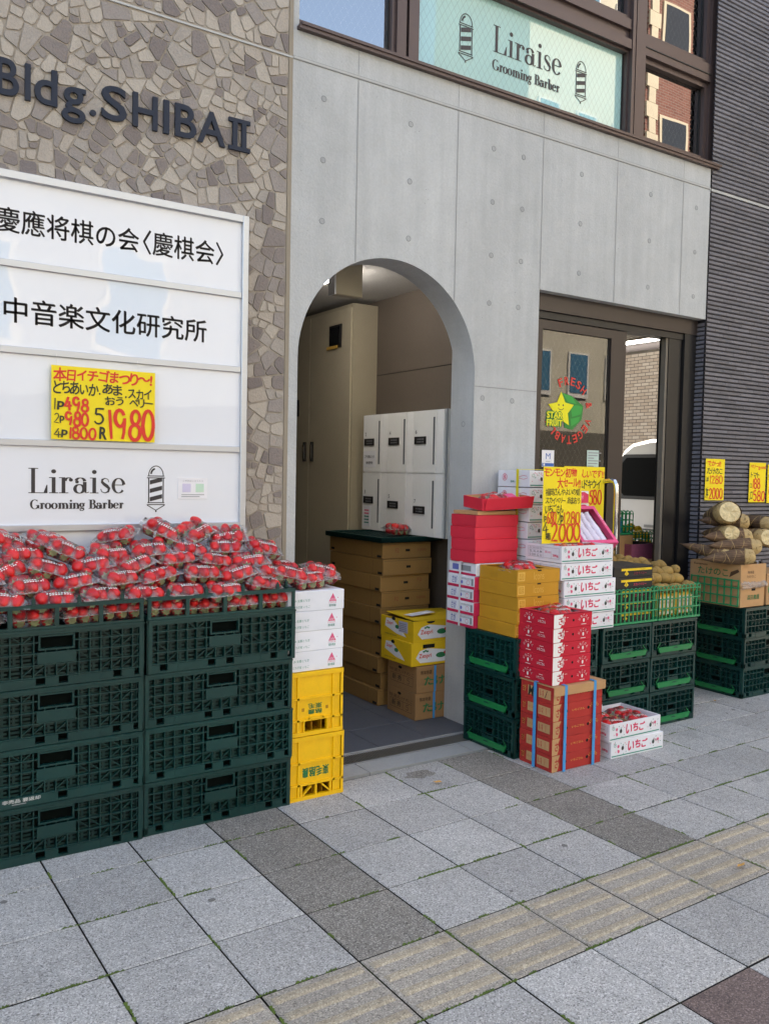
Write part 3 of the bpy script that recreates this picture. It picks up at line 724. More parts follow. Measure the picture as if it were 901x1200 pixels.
# crazy-paved stone cladding: every stone cut from a Voronoi cell
def cut(poly, nx, nz, lim):
    new = []
    for i in range(len(poly)):
        a, b = poly[i], poly[(i+1) % len(poly)]; da = a[0]*nx+a[1]*nz-lim; db = b[0]*nx+b[1]*nz-lim
        if da <= 0: new.append(a)
        if da*db < 0: s_ = da/(da-db); new.append((a[0]+(b[0]-a[0])*s_, a[1]+(b[1]-a[1])*s_))
    return new
def area(P): return abs(sum(P[i][0]*P[(i+1) % len(P)][1]-P[(i+1) % len(P)][0]*P[i][1] for i in range(len(P))))/2
def thin(P):
    L = max(math.dist(a, b) for a in P for b in P); return area(P)/max(L*L, 1e-9)
def stones():
    """crazy paving: big irregular cells broken again and again into angular pieces, each set as its own stone"""
    x0, x1, z0, z1 = -2.2, .532, 0.0, 5.2; r = random.Random(11)
    def field(z0, z1):
        mb = MB(); pts = []; tries = 0
        while tries < 9000:
            tries += 1; p = (r.uniform(x0-.05, x1+.05), r.uniform(z0-.05, z1+.05))
            if all((p[0]-q[0])**2+(p[1]-q[1])**2 > .18**2 for q in pts): pts.append(p)
        def split(P, depth=0):
            A = area(P)
            if A < r.choice((.0022, .0035, .005, .0065, .009)) or depth > 6: yield P; return
            best = None
            for _ in range(7):
                a, b = max(((a, b) for a in P for b in P), key=lambda q: math.dist(*q)); an = math.atan2(b[1]-a[1], b[0]-a[0])+r.uniform(-.75, .75)
                cx = sum(q[0] for q in P)/len(P); cz = sum(q[1] for q in P)/len(P); nx, nz = math.cos(an), math.sin(an); lim = cx*nx+cz*nz+r.uniform(-.18, .18)*math.sqrt(A)
                u, v = cut(P, nx, nz, lim), cut(P, -nx, -nz, -lim)
                if len(u) < 3 or len(v) < 3: continue
                q = min(thin(u), thin(v))
                if best is None or q > best[0]: best = (q, u, v)
            if best is None: yield P; return
            yield from split(best[1], depth+1); yield from split(best[2], depth+1)
        for p in pts:
            P = [(max(p[0]-.4, x0), max(p[1]-.4, z0)), (min(p[0]+.4, x1), max(p[1]-.4, z0)), (min(p[0]+.4, x1), min(p[1]+.4, z1)), (max(p[0]-.4, x0), min(p[1]+.4, z1))]
            if P[0][0] >= P[1][0] or P[0][1] >= P[2][1]: continue
            for q in pts:
                dx, dz = q[0]-p[0], q[1]-p[1]; L = math.hypot(dx, dz)
                if q is p or L > .9: continue
                P = cut(P, dx/L, dz/L, (p[0]+q[0])/2*dx/L+(p[1]+q[1])/2*dz/L)
                if len(P) < 3: break
            if len(P) < 3: continue
            for S in split(P):
                if area(S) < .00035: continue
                sg = sum(S[i][0]*S[(i+1) % len(S)][1]-S[(i+1) % len(S)][0]*S[i][1] for i in range(len(S)))
                if sg < 0: S = S[::-1]
                I = S
                for i in range(len(S)):                                 # draw each side in by half a joint
                    a, b = S[i], S[(i+1) % len(S)]; L = math.dist(a, b)
                    if L < 1e-5: continue
                    nx, nz = (b[1]-a[1])/L, -(b[0]-a[0])/L; I = cut(I, nx, nz, a[0]*nx+a[1]*nz-r.uniform(.0014, .0040))
                    if len(I) < 3: break
                if len(I) < 3: continue
                cl = [a for i, a in enumerate(I) if math.dist(a, I[i-1]) > .006]
                if len(cl) < 3: continue
                out = []                                                # nibbled corners
                for i, a in enumerate(cl):
                    b, c = cl[i-1], cl[(i+1) % len(cl)]; k = min(.012, .3*math.dist(a, b), .3*math.dist(a, c))*r.uniform(.15, 1)
                    for o_ in (b, c): L = math.dist(a, o_); out.append((a[0]+(o_[0]-a[0])*k/L+r.uniform(-.0012, .0012), a[1]+(o_[1]-a[1])*k/L+r.uniform(-.0012, .0012)))
                m_ = len(out); cx = sum(a[0] for a in out)/m_; cz = sum(a[1] for a in out)/m_; h = r.uniform(.003, .006); tx, tz = r.uniform(-.03, .03), r.uniform(-.03, .03)
                base = [(a[0], WY+.002, a[1]) for a in out]; top = [(cx+(a[0]-cx)*.965, WY-h+(a[0]-cx)*tx+(a[1]-cz)*tz, cz+(a[1]-cz)*.965) for a in out]
                mb.mesh(base+top, [tuple(range(m_, 2*m_))]+[(i, (i+1) % m_, m_+(i+1) % m_, m_+i) for i in range(m_)], r.choices(STONES, (26, 16, 14, 18, 18, 8))[0])
        return mb
    a = field(0.0, 3.196); b = field(3.216, z1)
    i = len(a.v); a.v += b.v; a.f += [tuple(q+i for q in f) for f in b.f]; a.mi += [a.m(b.mats[q]) for q in b.mi]
    a.box(-2.6, .553, WY, WY+.2, 0, 12, grout_m)
    a.box(x0, .552, WY-.006, WY+.01, 3.202, 3.210, jl)
    a.box(.534, .554, WY-.004, WY+.05, 0, 5.2, M('stone_edge_trim', '#8d8374', .8, .1))
    return a.build('stone_cladding', bld)
stones()
# ribbed tile wall, a real saw-tooth profile, with its return beside the door and the upper window
def ribs():
    mb = MB(); P = .0285; n = int(5.6/P)
    def strip(a, b, z0, z1, nrm):
        k0, k1 = int(round(z0/P)), int(round(z1/P))
        nx = Vector(nrm)
        for k in range(k0, k1):
            z = k*P
            prof = [(0.0, z), (.010, z+.004), (.008, z+P-.0075), (0.0, z+P-.005)]
            A = [Vector((a[0], a[1], zz))+nx*d for d, zz in prof]; B = [Vector((b[0], b[1], zz))+nx*d for d, zz in prof]
            mb.mesh(A+B, [(i, 4+i, 5+i, 1+i) for i in range(3)], rib_m)
            mb.face([A[3], B[3], B[3]+Vector((0, 0, .005)), A[3]+Vector((0, 0, .005))], rib_joint)
    strip((3.548, WY), (6.2, WY), 0.0, 3.192, (0, -1, 0)); strip((3.548, WY), (6.2, WY), 3.22, 5.6, (0, -1, 0))
    strip((3.548, 1.70), (3.548, WY), 0.0, 2.375, (-1, 0, 0)); strip((3.60, 1.72), (3.60, WY), 3.36, 5.6, (-1, 0, 0))
    mb.box(3.549, 6.19, WY+.001, 1.9, 0, 3.18, rib_joint); mb.box(3.601, 6.19, WY+.001, 1.9, 3.18, 12, rib_joint)
    mb.box(3.55, 6.2, WY-.006, WY+.02, 3.197, 3.213, jl)
    return mb.build('ribbed_tile_cladding', bld)
ribs()
# upper window band
mb = MB(); bf = brown_frame
mb.box(.575, 3.60, 1.555, 1.70, 3.336, 3.352, bf); mb.box(.585, 3.612, 1.548, 1.60, 3.352, 3.366, bf)
mb.box(.588, 3.597, 1.62, 1.72, 3.367, 3.392, bf)
mb.box(.556, .586, WY+.004, 1.72, 3.336, 12, concrete)
mb.build('window_sill', bld)
def window(x0, x1, z0, z1, glass, fw=.02, back=None):
    f = MB(); y0, y1 = 1.628, 1.70
    f.box(x0, x0+fw, y0, y1, z0, z1, bf); f.box(x1-fw, x1, y0, y1, z0, z1, bf)
    f.box(x0+fw, x1-fw, y0, y1, z0, z0+fw, bf); f.box(x0+fw, x1-fw, y0, y1, z1-fw, z1, bf)
    f.box(x0+fw, x0+fw+.006, 1.655, 1.663, z0+fw, z1-fw, near_black); f.box(x1-fw-.006, x1-fw, 1.655, 1.663, z0+fw, z1-fw, near_black)
    w = f.build('window', bld)
    g = MB(); g.box(x0+fw, x1-fw, 1.664, 1.67, z0+fw, z1-fw, glass); p = g.build('pane', w)
    return w
window(.588, 1.135, 3.392, 5.2, glass_sky)
w2 = window(1.265, 2.80, 3.392, 3.885, glass_film, .012)
window(1.265, 2.80, 4.06, 5.2, glass_up, .025)
window(2.92, 3.545, 3.392, 3.885, glass_up, .03); window(2.92, 3.545, 4.0, 5.2, glass_up, .03)
mb = MB()
mb.box(1.135, 1.19, 1.612, 1.71, 3.392, 5.2, bf); mb.box(1.19, 1.206, 1.64, 1.70, 3.392, 5.2, near_black); mb.box(1.206, 1.265, 1.612, 1.71, 3.392, 5.2, bf)
mb.box(2.80, 2.825, 1.60, 1.71, 3.392, 5.2, bf); mb.box(2.825, 2.835, 1.63, 1.70, 3.392, 5.2, near_black); mb.box(2.835, 2.92, 1.602, 1.71, 3.392, 5.2, bf)
mb.box(3.545, 3.597, 1.61, 1.71, 3.392, 5.2, bf)
mb.box(1.267, 2.798, 1.605, 1.71, 3.887, 3.94, bf); mb.box(1.267, 2.798, 1.63, 1.70, 3.94, 4.0, bf); mb.box(1.267, 2.798, 1.61, 1.71, 4.0, 4.058, bf)
mb.box(2.922, 3.543, 1.605, 1.71, 3.887, 3.998, bf); mb.box(2.922, 3.543, 1.60, 1.605, 3.93, 3.936, near_black)
mb.box(.588, 3.597, 1.60, 1.72, 5.2, 5.5, bf)
mb.build('window_mullion', bld)
mb = MB(); fr = FX(0, 1.663, 0)
didone(mb, fr, 'Liraise', 1.785, 3.612, 2.285, 3.752, ink); mb.build('window_lettering', w2); mb = MB(); didone(mb, fr, 'Grooming Barber', 1.782, 3.505, 2.275, 3.573, ink, 1.7); mb.build('window_lettering', w2)
for px, zt in ((1.60, 3.757), (2.445, 3.745)): mb = MB(); barber_pole(mb, fr, px, 3.50, zt, ink, None); mb.build('pole_emblem', w2)
# upper storeys, room behind the upper window
mb = MB()
mb.box(-2.6, .586, 1.80, 8, 3.4, 12, grey_render); mb.box(.586, 3.60, 1.66, 8, 5.5, 12, concrete)
mb.box(.6, 6.2, 3.2, 8, 3.4, 5.5, grey_render); mb.box(.6, 6.2, 1.74, 3.2, 5.2, 5.5, grey_render); mb.box(-2.6, 6.2, 1.74, 8, 3.05, 3.33, concrete)
mb.build('upper_storey', bld)
# entry corridor
mb = MB()
mb.box(1.9, 2.0, 1.751, 6.2, 0, 2.0, taupe_wall); mb.box(1.9, 2.0, 1.751, 6.2, 2.004, 2.6, taupe_wall); mb.box(1.905, 2.0, 1.751, 6.2, 2.0, 2.004, black_m)
mb.box(.40, .48, 1.751, 6.2, 0, 2.6, taupe_wall); mb.box(.40, 2.0, 6.2, 6.3, 0, 2.6, taupe_wall)
mb.box(1.648, 1.9, 1.751, 1.78, 0, 2.6, concrete)
mb.build('corridor_wall', bld)
mb = MB(); mb.box(.40, 2.0, 1.751, 6.2, 2.50, 2.6, corr_ceil); mb.build('corridor_ceiling', bld)
# meter cupboard standing out of the right-hand wall
mb = MB()
mb.box(1.71, 1.90, 2.93, 6.1, 0, 2.465, beige_light)
mb.box(1.70, 1.712, 2.945, 3.50, .06, 2.44, beige_metal); mb.box(1.70, 1.712, 3.508, 4.06, .06, 2.44, beige_metal); mb.box(1.70, 1.712, 4.068, 4.6, .06, 2.44, beige_metal)
cup = mb.build('meter_cupboard', bld)
mb = MB()
for y in (3.555, 3.445): mb.box(1.685, 1.702, y-.012, y+.012, 1.42, 1.56, near_black); mb.box(1.68, 1.69, y-.006, y+.006, 1.44, 1.54, chrome)
mb.build('cupboard_handle', cup)
mb = MB(); mb.box(1.692, 1.702, 3.06, 3.22, 2.19, 2.345, near_black); mb.box(1.688, 1.693, 3.075, 3.205, 2.215, 2.33, M('dark_glass', '#15171a', .15, .05)); mb.box(1.684, 1.69, 3.10, 3.24, 2.185, 2.205, gold_ink)
mb.build('meter_window', cup)
mb = MB(); mb.box(1.692, 1.702, 3.66, 3.80, 1.75, 1.87, near_black); mb.build('meter_window', cup)

# ------------------------------------------------------------------ shop door and interior
mb = MB(); df = dark_frame
mb.box(2.092, 3.545, 1.635, 1.74, 2.285, 2.385, df); mb.box(2.092, 3.545, 1.652, 1.74, 2.245, 2.283, near_black)
mb.box(2.09, 2.16, 1.70, 1.752, 0, 2.245, df)
mb.box(3.295, 3.42, 1.66, 1.735, 0, 2.245, near_black); mb.box(3.425, 3.545, 1.64, 1.74, 0, 2.285, M('black_jamb', '#131112', .5, .1)); mb.box(3.272, 3.293, 1.665, 1.70, 0, 2.245, M('weathered_edge', '#6b645a', .7, .2))
mb.box(2.12, 3.545, 1.64, 1.75, -.02, .012, steel)
mb.build('door_frame', bld)
f = MB()
f.box(2.765, 2.895, 1.66, 1.70, .015, 2.238, df); f.box(2.12, 2.20, 1.66, 1.70, .015, 2.238, df)
f.box(2.20, 2.765, 1.66, 1.70, 2.188, 2.238, df); f.box(2.20, 2.765, 1.66, 1.70, .015, .12, df)
f.box(2.752, 2.764, 1.672, 1.69, .12, 2.188, near_black)
door = f.build('sliding_door', bld)
g = MB(); g.box(2.201, 2.752, 1.676, 1.684, .121, 2.187, glass_door); g.build('pane', door)
h = MB(); h.tube([(2.735, 1.66, 1.325), (2.735, 1.60, 1.33), (2.737, 1.575, 1.325), (2.738, 1.562, 1.30), (2.738, 1.56, 1.25), (2.738, 1.56, .75), (2.738, 1.575, .72), (2.738, 1.66, .715)], .0155, chrome, 12)
h.lathe([(.026, 0), (.026, .008), (.0, .008)], (2.735, 1.668, 1.325), chrome, 14, (0, -1, 0)); h.build('door_handle', door)
# printed emblem on the glass: ring of words, star and box
e = MB(); fr = FX(0, 1.674, 0); cx, cz = 2.435, 1.737
redl = M('door_red_lettering', '#d6372c', .5, .05); stg = M('emblem_green', '#1f9a3c', .5, .06); stg2 = M('emblem_dark_green', '#137a2e', .5, .06); sty = M('emblem_yellow', '#e6dc1c', .5, .05)
e.arc_text(fr, 'FRESH & VEGETABLE', cx, cz, .172, 122, -162, .048, redl, .015)
def star(x, y, r, rot=90): return [(x+(r if k % 2 == 0 else r*.52)*math.cos(R(rot+36*k)), y+(r if k % 2 == 0 else r*.52)*math.sin(R(rot+36*k))) for k in range(10)]
e.flat(fr, [(2.375, 1.838), (2.46, 1.822), (2.555, 1.77), (2.545, 1.69), (2.47, 1.625), (2.405, 1.635)], stg2)
e.flat(fr, [(2.385, 1.835), (2.46, 1.82), (2.50, 1.778), (2.43, 1.785)], stg); e.flat(fr, [(2.45, 1.765), (2.50, 1.772), (2.55, 1.765), (2.535, 1.72), (2.465, 1.70)], stg); e.flat(fr, [(2.455, 1.69), (2.53, 1.705), (2.52, 1.675), (2.46, 1.645)], stg)
e.flat(fr, star(2.375, 1.735, .108, 92), sty)
for sx in (-.018, .018): e.disc(fr, 2.372+sx, 1.765, .0055, ink)
e.line(fr, ell(2.372, 1.757, .024, .02, 205, 335, 10), .004, ink)
for dx, dz in ((-.006, 0), (.006, 0), (0, .006), (0, -.006)):
    for t, y in (('STAR', 1.705), ('FRUIT', 1.66)): e.text(fr, t, 2.262+dx, y+dz-.019, 2.262+.125+dx, y+dz+.019, stg2, .03)
for t, y in (('STAR', 1.705), ('FRUIT', 1.66)): e.text(fr, t, 2.262, y-.019, 2.387, y+.019, sty, .03)
e.build('door_emblem', door)
e = MB(); e.obox(fr, 2.232, 2.328, 1.405, 1.50, 0, .001, paper); f2 = FX(0, 1.6728, 0)
e.text(f2, 'M', 2.262, 1.448, 2.298, 1.482, blue_ink, 0); e.rect(f2, 2.262, 1.434, 2.298, 1.437, grey_ink); e.rect(f2, 2.234, 1.407, 2.326, 1.425, blue_ink); e.rect(f2, 2.244, 1.410, 2.256, 1.422, white_ink)
tag(e.build('notice'), 'white sticker with blue letter M on the glass shop door', 'sticker')
e = MB(); e.obox(fr, 2.60, 2.70, 1.40, 1.51, 0, .001, M('pale_teal_paper', '#b9cfc8', .6, .05))
for k in range(6): e.rect(f2, 2.608, 1.412+k*.016, 2.608+.05+.03*(k % 3), 1.418+k*.016, grey_ink)
tag(e.build('notice'), 'small pale green notice at the right edge of the glass shop door', 'notice')

# interior of the corner shop: open to a side street on its right
mb = MB()
mb.box(2.0, 2.01, 1.76, 6.0, 0, 3.04, plaster); mb.box(2.0, 5.4, 6.0, 6.1, 0, 3.04, plaster)
mb.build('shop_wall', bld)
mb = MB(); mb.box(2.0, 6.2, 1.76, 6.0, 2.92, 3.04, plaster); mb.box(5.45, 5.75, 1.9, 6.0, 2.62, 2.92, M('grey_beam', '#7c766c', .8, .1)); mb.box(5.40, 5.45, 1.9, 6.0, 2.58, 2.66, df)
mb.build('shop_ceiling', bld)
mb = MB(); mb.box(2.0, 6.2, 1.75, 6.0, -.1, .004, M('shop_floor_sheet', '#8d8a84', .5, .1, 3)); tag(mb.build('floor'), kind='structure')
def lamp(loc, L, st, lab):
    t = thing('ceiling_light', lab, 'lamp', loc)
    b = MB(); b.box(-.03, .03, -L/2, L/2, 0, .02, plaster); b.build('lamp_body', t)
    b = MB(); b.tube([(0, -L/2+.02, -.018), (0, L/2-.02, -.014)], .013, EM('lit_tube', '#f4f7ff', st), 10); b.build('lamp_tube', t)
lamp((5.28, 4.5, 2.66), 2.5, 5.0, 'long lit fluorescent tube under the shop ceiling seen through the open door')
lamp((1.20, 2.40, 2.46), .30, 36.0, 'small lit tube lamp on the ceiling of the arched entrance')
# hanging sign box in the entrance
t = thing('ceiling_sign', 'blank beige sign box hanging from the entrance ceiling inside the arch', 'sign', (1.10, 2.0, 2.28))
b = MB(); b.cbox(-.08, .085, -.03, .03, 0, .185, beige_light, .004); b.box(-.088, -.08, -.033, .033, -.003, .188, steel); b.build('sign_box', t)
b = MB(); b.tube([(0, 0, .185), (0, 0, .22)], .01, steel); b.build('hanger', t)
b = MB(); b.box(1.22, 1.25, 2.5, 5.5, 2.47, 2.499, near_black); tag(b.build('cable_duct'), 'dark cable duct along the ceiling of the arched entrance', 'duct')

# parcel lockers on the right-hand wall of the entry
t = thing('parcel_locker', 'pale grey parcel locker with six doors on the entrance wall', 'locker', (1.75, 2.826, .978))
L, H = .885, .745
b = MB(); b.box(.004, .15, -L, 0, 0, H, locker_m); b.box(0, .006, -L, -L+.012, 0, H, M('locker_edge', '#8d9093', .4, .05)); b.build('cabinet', t)
for row in range(2):
    z0, z1 = (.003, .372) if row == 0 else (.376, .742)
    for k, (u0, u1) in enumerate(((.004, .285), (.289, .565), (.569, .868))):
        fr = FL(0, 0, 0); b = MB(); b.obox(fr, u0, u1-.07, z0, z1, 0, .012, locker_m); b.obox(fr, u1-.067, u1, z0, z1, 0, .010, locker_strip)
        d = b.build('locker_door', t)
        f3 = FL(-.012, 0, 0)
        b = MB(); uw = u1-.075
        if not (row == 0 and k == 1): b.obox(f3, uw-.022, uw-.010, z0+.05, z1-.04, 0, .003, M('slot_grey', '#54575b', .5, .05)); b.build('door_slot', d)
        b = MB(); zz = z0+.17-(.02*k if row == 0 else 0); b.obox(f3, u0+.018, u0+.13, zz, zz+.045, 0, .006, near_black); f4 = FL(-.019, 0, 0)
        for q in range(5):
            for p_ in range(2): b.rect(f4, u0+.05+q*.014, zz+.010+p_*.016, u0+.058+q*.014, zz+.017+p_*.016, grey_ink)
        b.build('keypad', d)
        b = MB(); b.text(f3, '357246'[row*3+k], u0+.02, zz+.062, u0+.036, zz+.085, ink); b.build('door_number', d)
        b = MB()
        if (row, k) == (1, 0):
            b.obox(f3, u0+.01, u0+.15, z0+.03, z0+.135, 0, .001, paper); b.text(FL(-.0145, 0, 0), 'ご不在票はこちら', u0+.02, z0+.09, u0+.14, z0+.108, ink, .01); b.text(FL(-.0145, 0, 0), '郵便物', u0+.04, z0+.05, u0+.12, z0+.068, ink, .01)
        if (row, k) == (0, 0):
            b.obox(f3, u0+.02, u0+.10, z0+.02, z0+.15, 0, .001, paper)
            for q in range(5): b.rect(FL(-.0145, 0, 0), u0+.03, z0+.04+q*.02, u0+.085, z0+.048+q*.02, pink_ink if q > 2 else teal_ink)
        if b.f: b.build('door_label', d)

# ------------------------------------------------------------------ side street seen through the shop
def van(loc):
    t = thing('van', 'silver white box van parked in the side street behind the shop', 'van', loc)
    Lb = 4.4; prof = [(0.0, .45), (-.02, .8), (0.0, 1.15), (.05, 1.45), (.14, 1.72), (.22, 1.86), (.34, 1.94), (.6, 1.985), (2.2, 1.99), (3.1, 1.93), (3.6, 1.5), (4.25, 1.2), (4.35, .8), (4.35, .42), (3.9, .40), (.25, .38)]
    b = MB(); n = len(prof)
    secs = [(0.0, .97), (.03, .992), (.10, 1.0), (1.55, 1.0), (1.62, .992), (1.66, .97)]; vs_ = []
    for x, s_ in secs: vs_ += [(x, -(Lb/2+(y-Lb/2)*s_), .35+(z-.35)*(s_ if z > 1.5 else 1)) for y, z in prof]
    b.mesh(vs_, [(i*n+k, i*n+(k+1) % n, (i+1)*n+(k+1) % n, (i+1)*n+k) for i in range(len(secs)-1) for k in range(n)], van_paint, True)
    b.mesh(vs_[:n], [tuple(range(n))], van_paint); b.mesh(vs_[-n:], [tuple(range(n))[::-1]], van_paint)
    body = b.build('body', t)
    fr = FL(-.003, 0, 0)
    b = MB()
    def rr(x0, z0, x1, z1, r=.07, sl=.03): return [(x0+r, z0), (x1-r, z0), (x1, z0+r), (x1, z1-r), (x1-r, z1), (x0+r+sl, z1), (x0+sl, z1-r), (x0, z0+r)]
    b.flat(fr, rr(.16, 1.26, 1.25, 1.80), near_black, .001); b.flat(fr, rr(1.35, 1.26, 2.35, 1.80), near_black, .001); b.flat(fr, rr(2.45, 1.26, 3.3, 1.78), near_black, .001)
    b.build('window_surround', body)
    b = MB(); gl = M('van_side_glass', '#08090a', .35, .05, spec=.05)
    b.flat(fr, rr(.20, 1.30, 1.21, 1.76), gl, .004); b.flat(fr, rr(1.39, 1.30, 2.31, 1.76), gl, .004); b.flat(fr, rr(2.49, 1.30, 3.2, 1.74), gl, .004); b.build('window', t)
    b = MB(); b.obox(fr, .10, 4.2, .90, .915, 0, .004, M('door_seam', '#55585b', .5, .1)); b.obox(fr, .6, 2.4, .935, .965, 0, .012, M('slide_rail', '#7a7d80', .4, .1)); b.build('slide_rail', t)
    for y in (.85, 3.45):
        w = MB(); w.lathe([(0, 0), (.31, 0), (.33, .03), (.33, .17), (.31, .2), (0, .2)], (.02, -y, .33), M('tyre_rubber', '#1a1a1b', .85, .1), 28, (1, 0, 0)); wh = w.build('wheel', t)
        w = MB(); w.lathe([(0, -.01), (.2, -.012), (.21, .0)], (.018, -y, .33), steel, 24, (1, 0, 0)); w.build('rim', wh)
    b = MB(); b.cbox(.25, .5, -.03, .03, .85, 1.2, M('tail_lamp_red', '#a3161a', .2, .05), .01); b.build('tail_lamp', t)
van((6.95, 5.44, -.17))
t = thing('brick_building', 'cream brick building across the side street behind the parked van', 'building', (9.6, 0, -.17))
b = MB(); b.box(0, 6, -3, 20, 0, 9, cream_brick); b.build('wall', t)
b = MB()
for y in (6.05, 9.5, 2.5):
    b.obox(FL(-.002, y, 0), -.15, 1.35, .9, 2.75, 0, .01, M('dark_opening', '#241f1c', .5, .15)); b.obox(FL(-.002, y, 0), -.15, 1.35, 2.75, 3.05, 0, .03, M('soldier_course', '#a7957c', .8, .1))
    for k in range(18): b.obox(FL(-.03, y, 0), -.15+k*.083, -.145+k*.083, 2.75, 3.05, 0, .003, M('mortar_line', '#5f564b', .9, .1))
b.build('window', t)

# ------------------------------------------------------------------ buildings over the road (they light the street and show in the glass)
def block(lab, x0, x1, d, h, mat, wins, wmat, trim, ws=1.0):
    t = thing('street_building', lab, 'building', (x0, -11.0, -.18)); w = x1-x0
    b = MB(); b.box(0, w, -d, 0, 0, h, mat); b.box(-.1, w+.1, -d, .12, h, h+.35, trim); b.build('wall', t)
    a = Fr((w, 0, 0), (-1, 0, 0), (0, 0, 1))
    b = MB(); b.obox(a, .3, w-.3, .2, 2.7, 0, .02, M('shopfront_dark', '#6e6a62', .3, .2, 2)); b.build('shopfront', t)
    n = max(1, int(w/wins))
    proto = None
    for fl in range(int((h-3.6)/3.1)+1):
        z = 3.7+fl*3.1
        if z+1.9 > h: break
        for k in range(n):
            u = (k+.5)*w/n
            if proto is None:
                f = MB(); f.obox(Fr((0, 0, 0), (-1, 0, 0), (0, 0, 1)), -.6*ws, .6*ws, -.08, 1.78*ws, 0, .05, trim); o = f.build('window', t)
                f = MB(); f.obox(Fr((0, .051, 0), (-1, 0, 0), (0, 0, 1)), -.5*ws, .5*ws, .04, 1.7*ws, 0, .01, wmat); f.build('pane', o); proto = o
            else: o = copy_tree(proto, t)
            o.location = (w-u, 0, z)
    return t, w, h
blue_pane = M('sky_blue_pane', '#4f7f9d', .05, .05)
block('low grey rendered building across the road', -16, 10.2, 9, 10.4, grey_render, 2.4, blue_pane, cream_render)
block('two storey grey building across the road', 10.5, 13.2, 9, 8.2, grey_render, 1.3, blue_pane, cream_render)
block('tall cream building with blue windows across the road', 13.5, 17.6, 4, 17, cream_render, 1.3, blue_pane, white_ink, .62)
t, w, h = block('tall red brick building with pale quoins across the road', 17.8, 25, 9, 19, red_brick, 2.4, M('dark_pane', '#22262a', .06, .05), stone_cream)
b = MB(); a = Fr((w, 0, 0), (-1, 0, 0), (0, 0, 1))
for k in range(46):
    for u0 in (0, 2.3, 4.7, 6.7): b.obox(a, u0+(.1 if k % 2 else 0), u0+.5-(.1 if k % 2 else 0), k*.41, k*.41+.4, 0, .06, stone_cream)
b.build('quoin', t)
block('grey office block across the road far right', 25.3, 44, 9, 13, grey_render, 2.4, blue_pane, cream_render)
for lab, x0, x1, h in (('tall unseen grey block left of the shop, added to stop the sun', -30, -2.7, 14), ('unseen grey block beyond the side street, added to stop the sun', 15.8, 40, 13)):
    t = thing('sun_blocking_block', lab, 'building', (x0, 1.6, 0)); b = MB(); b.box(0, x1-x0, 0, 9, 0, h, grey_render); b.build('wall', t)  # unseen blocks added to keep direct sun off the pavement

# ------------------------------------------------------------------ wall letters and tenant board
mb = MB(); fr = FX(0, WY-.004, 0)
def letters():
    x = {'B': (-.675, -.597), 'l': (-.576, -.556), 'd': (-.543, -.459), 'g': (-.443, -.353), '.': (-.337, -.313), 'S': (-.292, -.192), 'H': (-.168, -.066), 'I': (-.041, -.017), 'B2': (.008, .100), 'A': (.106, .230), 'zz': (9, 9.1), 'Ⅱ': (.246, .345)}
    zb, zt = 2.733, 2.868; base = 2.733
    for ch, (a, b_) in x.items():
        if ch == 'zz': continue
        c = ch[0]; z0, z1 = base, zt
        if c == 'g': z0, z1 = base-.045, base+.092
        if c == '.': z1 = base+.023
        if c == 'Ⅱ':
            w_ = b_-a
            for u0, u1, v0, v1 in ((a, b_, z0, z0+.017), (a, b_, z1-.017, z1), (a+w_*.18, a+w_*.40, z0+.017, z1-.017), (a+w_*.60, a+w_*.82, z0+.017, z1-.017)): mb.obox(fr, u0, u1, v0, v1, .003, .014, letter_m)
            continue
        mb.text(fr, c, a, z0, b_, z1, letter_m, 0.012, 0.003, .011, letter_edge)
letters()
tag(mb.build('building_name_letters'), 'raised dark grey letters Bldg.SHIBA II on the stone wall', 'sign')

t = thing('tenant_board', 'white aluminium framed tenant board with name panels on the stone wall', 'sign', (0, 1.5, 1.10))
x0, x1 = -1.32, .312; b = MB(); y0 = 0.0
b.cbox(x1-.028, x1, -.012, .07, -.42, 1.338, steel, .002); b.cbox(x0, x0+.028, -.012, .07, -.42, 1.338, steel, .002)
b.cbox(x0+.028, x1-.028, -.012, .07, 1.308, 1.338, steel, .002); b.cbox(x0+.028, x1-.028, -.012, .07, 0, .026, steel, .002)
for z in (.338, .682, 1.0): b.cbox(x0+.028, x1-.028, -.006, .07, z-.012, z+.014, steel, .002)
b.cbox(x0+.028, x1-.028, -.012, .07, -.42, -.39, steel, .002); b.box(x0+.01, x1-.01, .03, .075, -.41, 1.33, beige_light); b.build('frame', t)
for z0, z1 in ((-.39, -.001), (.026, .326), (.352, .67), (.696, .988), (1.014, 1.308)):
    b = MB(); b.box(x0+.028, x1-.028, .004, .012, z0, z1, acrylic); b.build('name_panel', t)
pf = FX(0, .0038, 0)
def board(fn):
    b = MB(); fn(b, pf); b.build('board_lettering', t)
b = MB(); fr = pf
b.text(fr, '慶應将棋の会', -.690, 1.113, -.160, 1.205, ink, .022); b.build('board_lettering', t); b = MB(); b.text(fr, '〈慶棋会〉', -.143, 1.113, .200, 1.208, ink, .022); b.build('board_lettering', t)
board(lambda b, fr: b.text(fr, '中音楽文化研究所', -.662, .783, .128, .876, ink, .026))
board(lambda b, fr: didone(b, fr, 'Liraise', -.575, .147, -.211, .243, ink)); board(lambda b, fr: didone(b, fr, 'Grooming Barber', -.569, .078, -.216, .122, ink, 1.7))
for px in (-.082, -.72): b = MB(); barber_pole(b, pf, px, .070, .266, ink, None); b.build('pole_emblem', t)
b = MB(); fr = FX(0, 0, 0); b.obox(fr, -.064, .064, 0, .088, 0, .0015, paper); f2 = FX(0, -.0016, 0)
b.text(f2, 'ご予約はこちらから', -.045, .072, .045, .079, grey_ink)
for k in range(2): b.rect(f2, -.05, .008+.008*k, .03+.02*k, .011+.008*k, grey_ink)
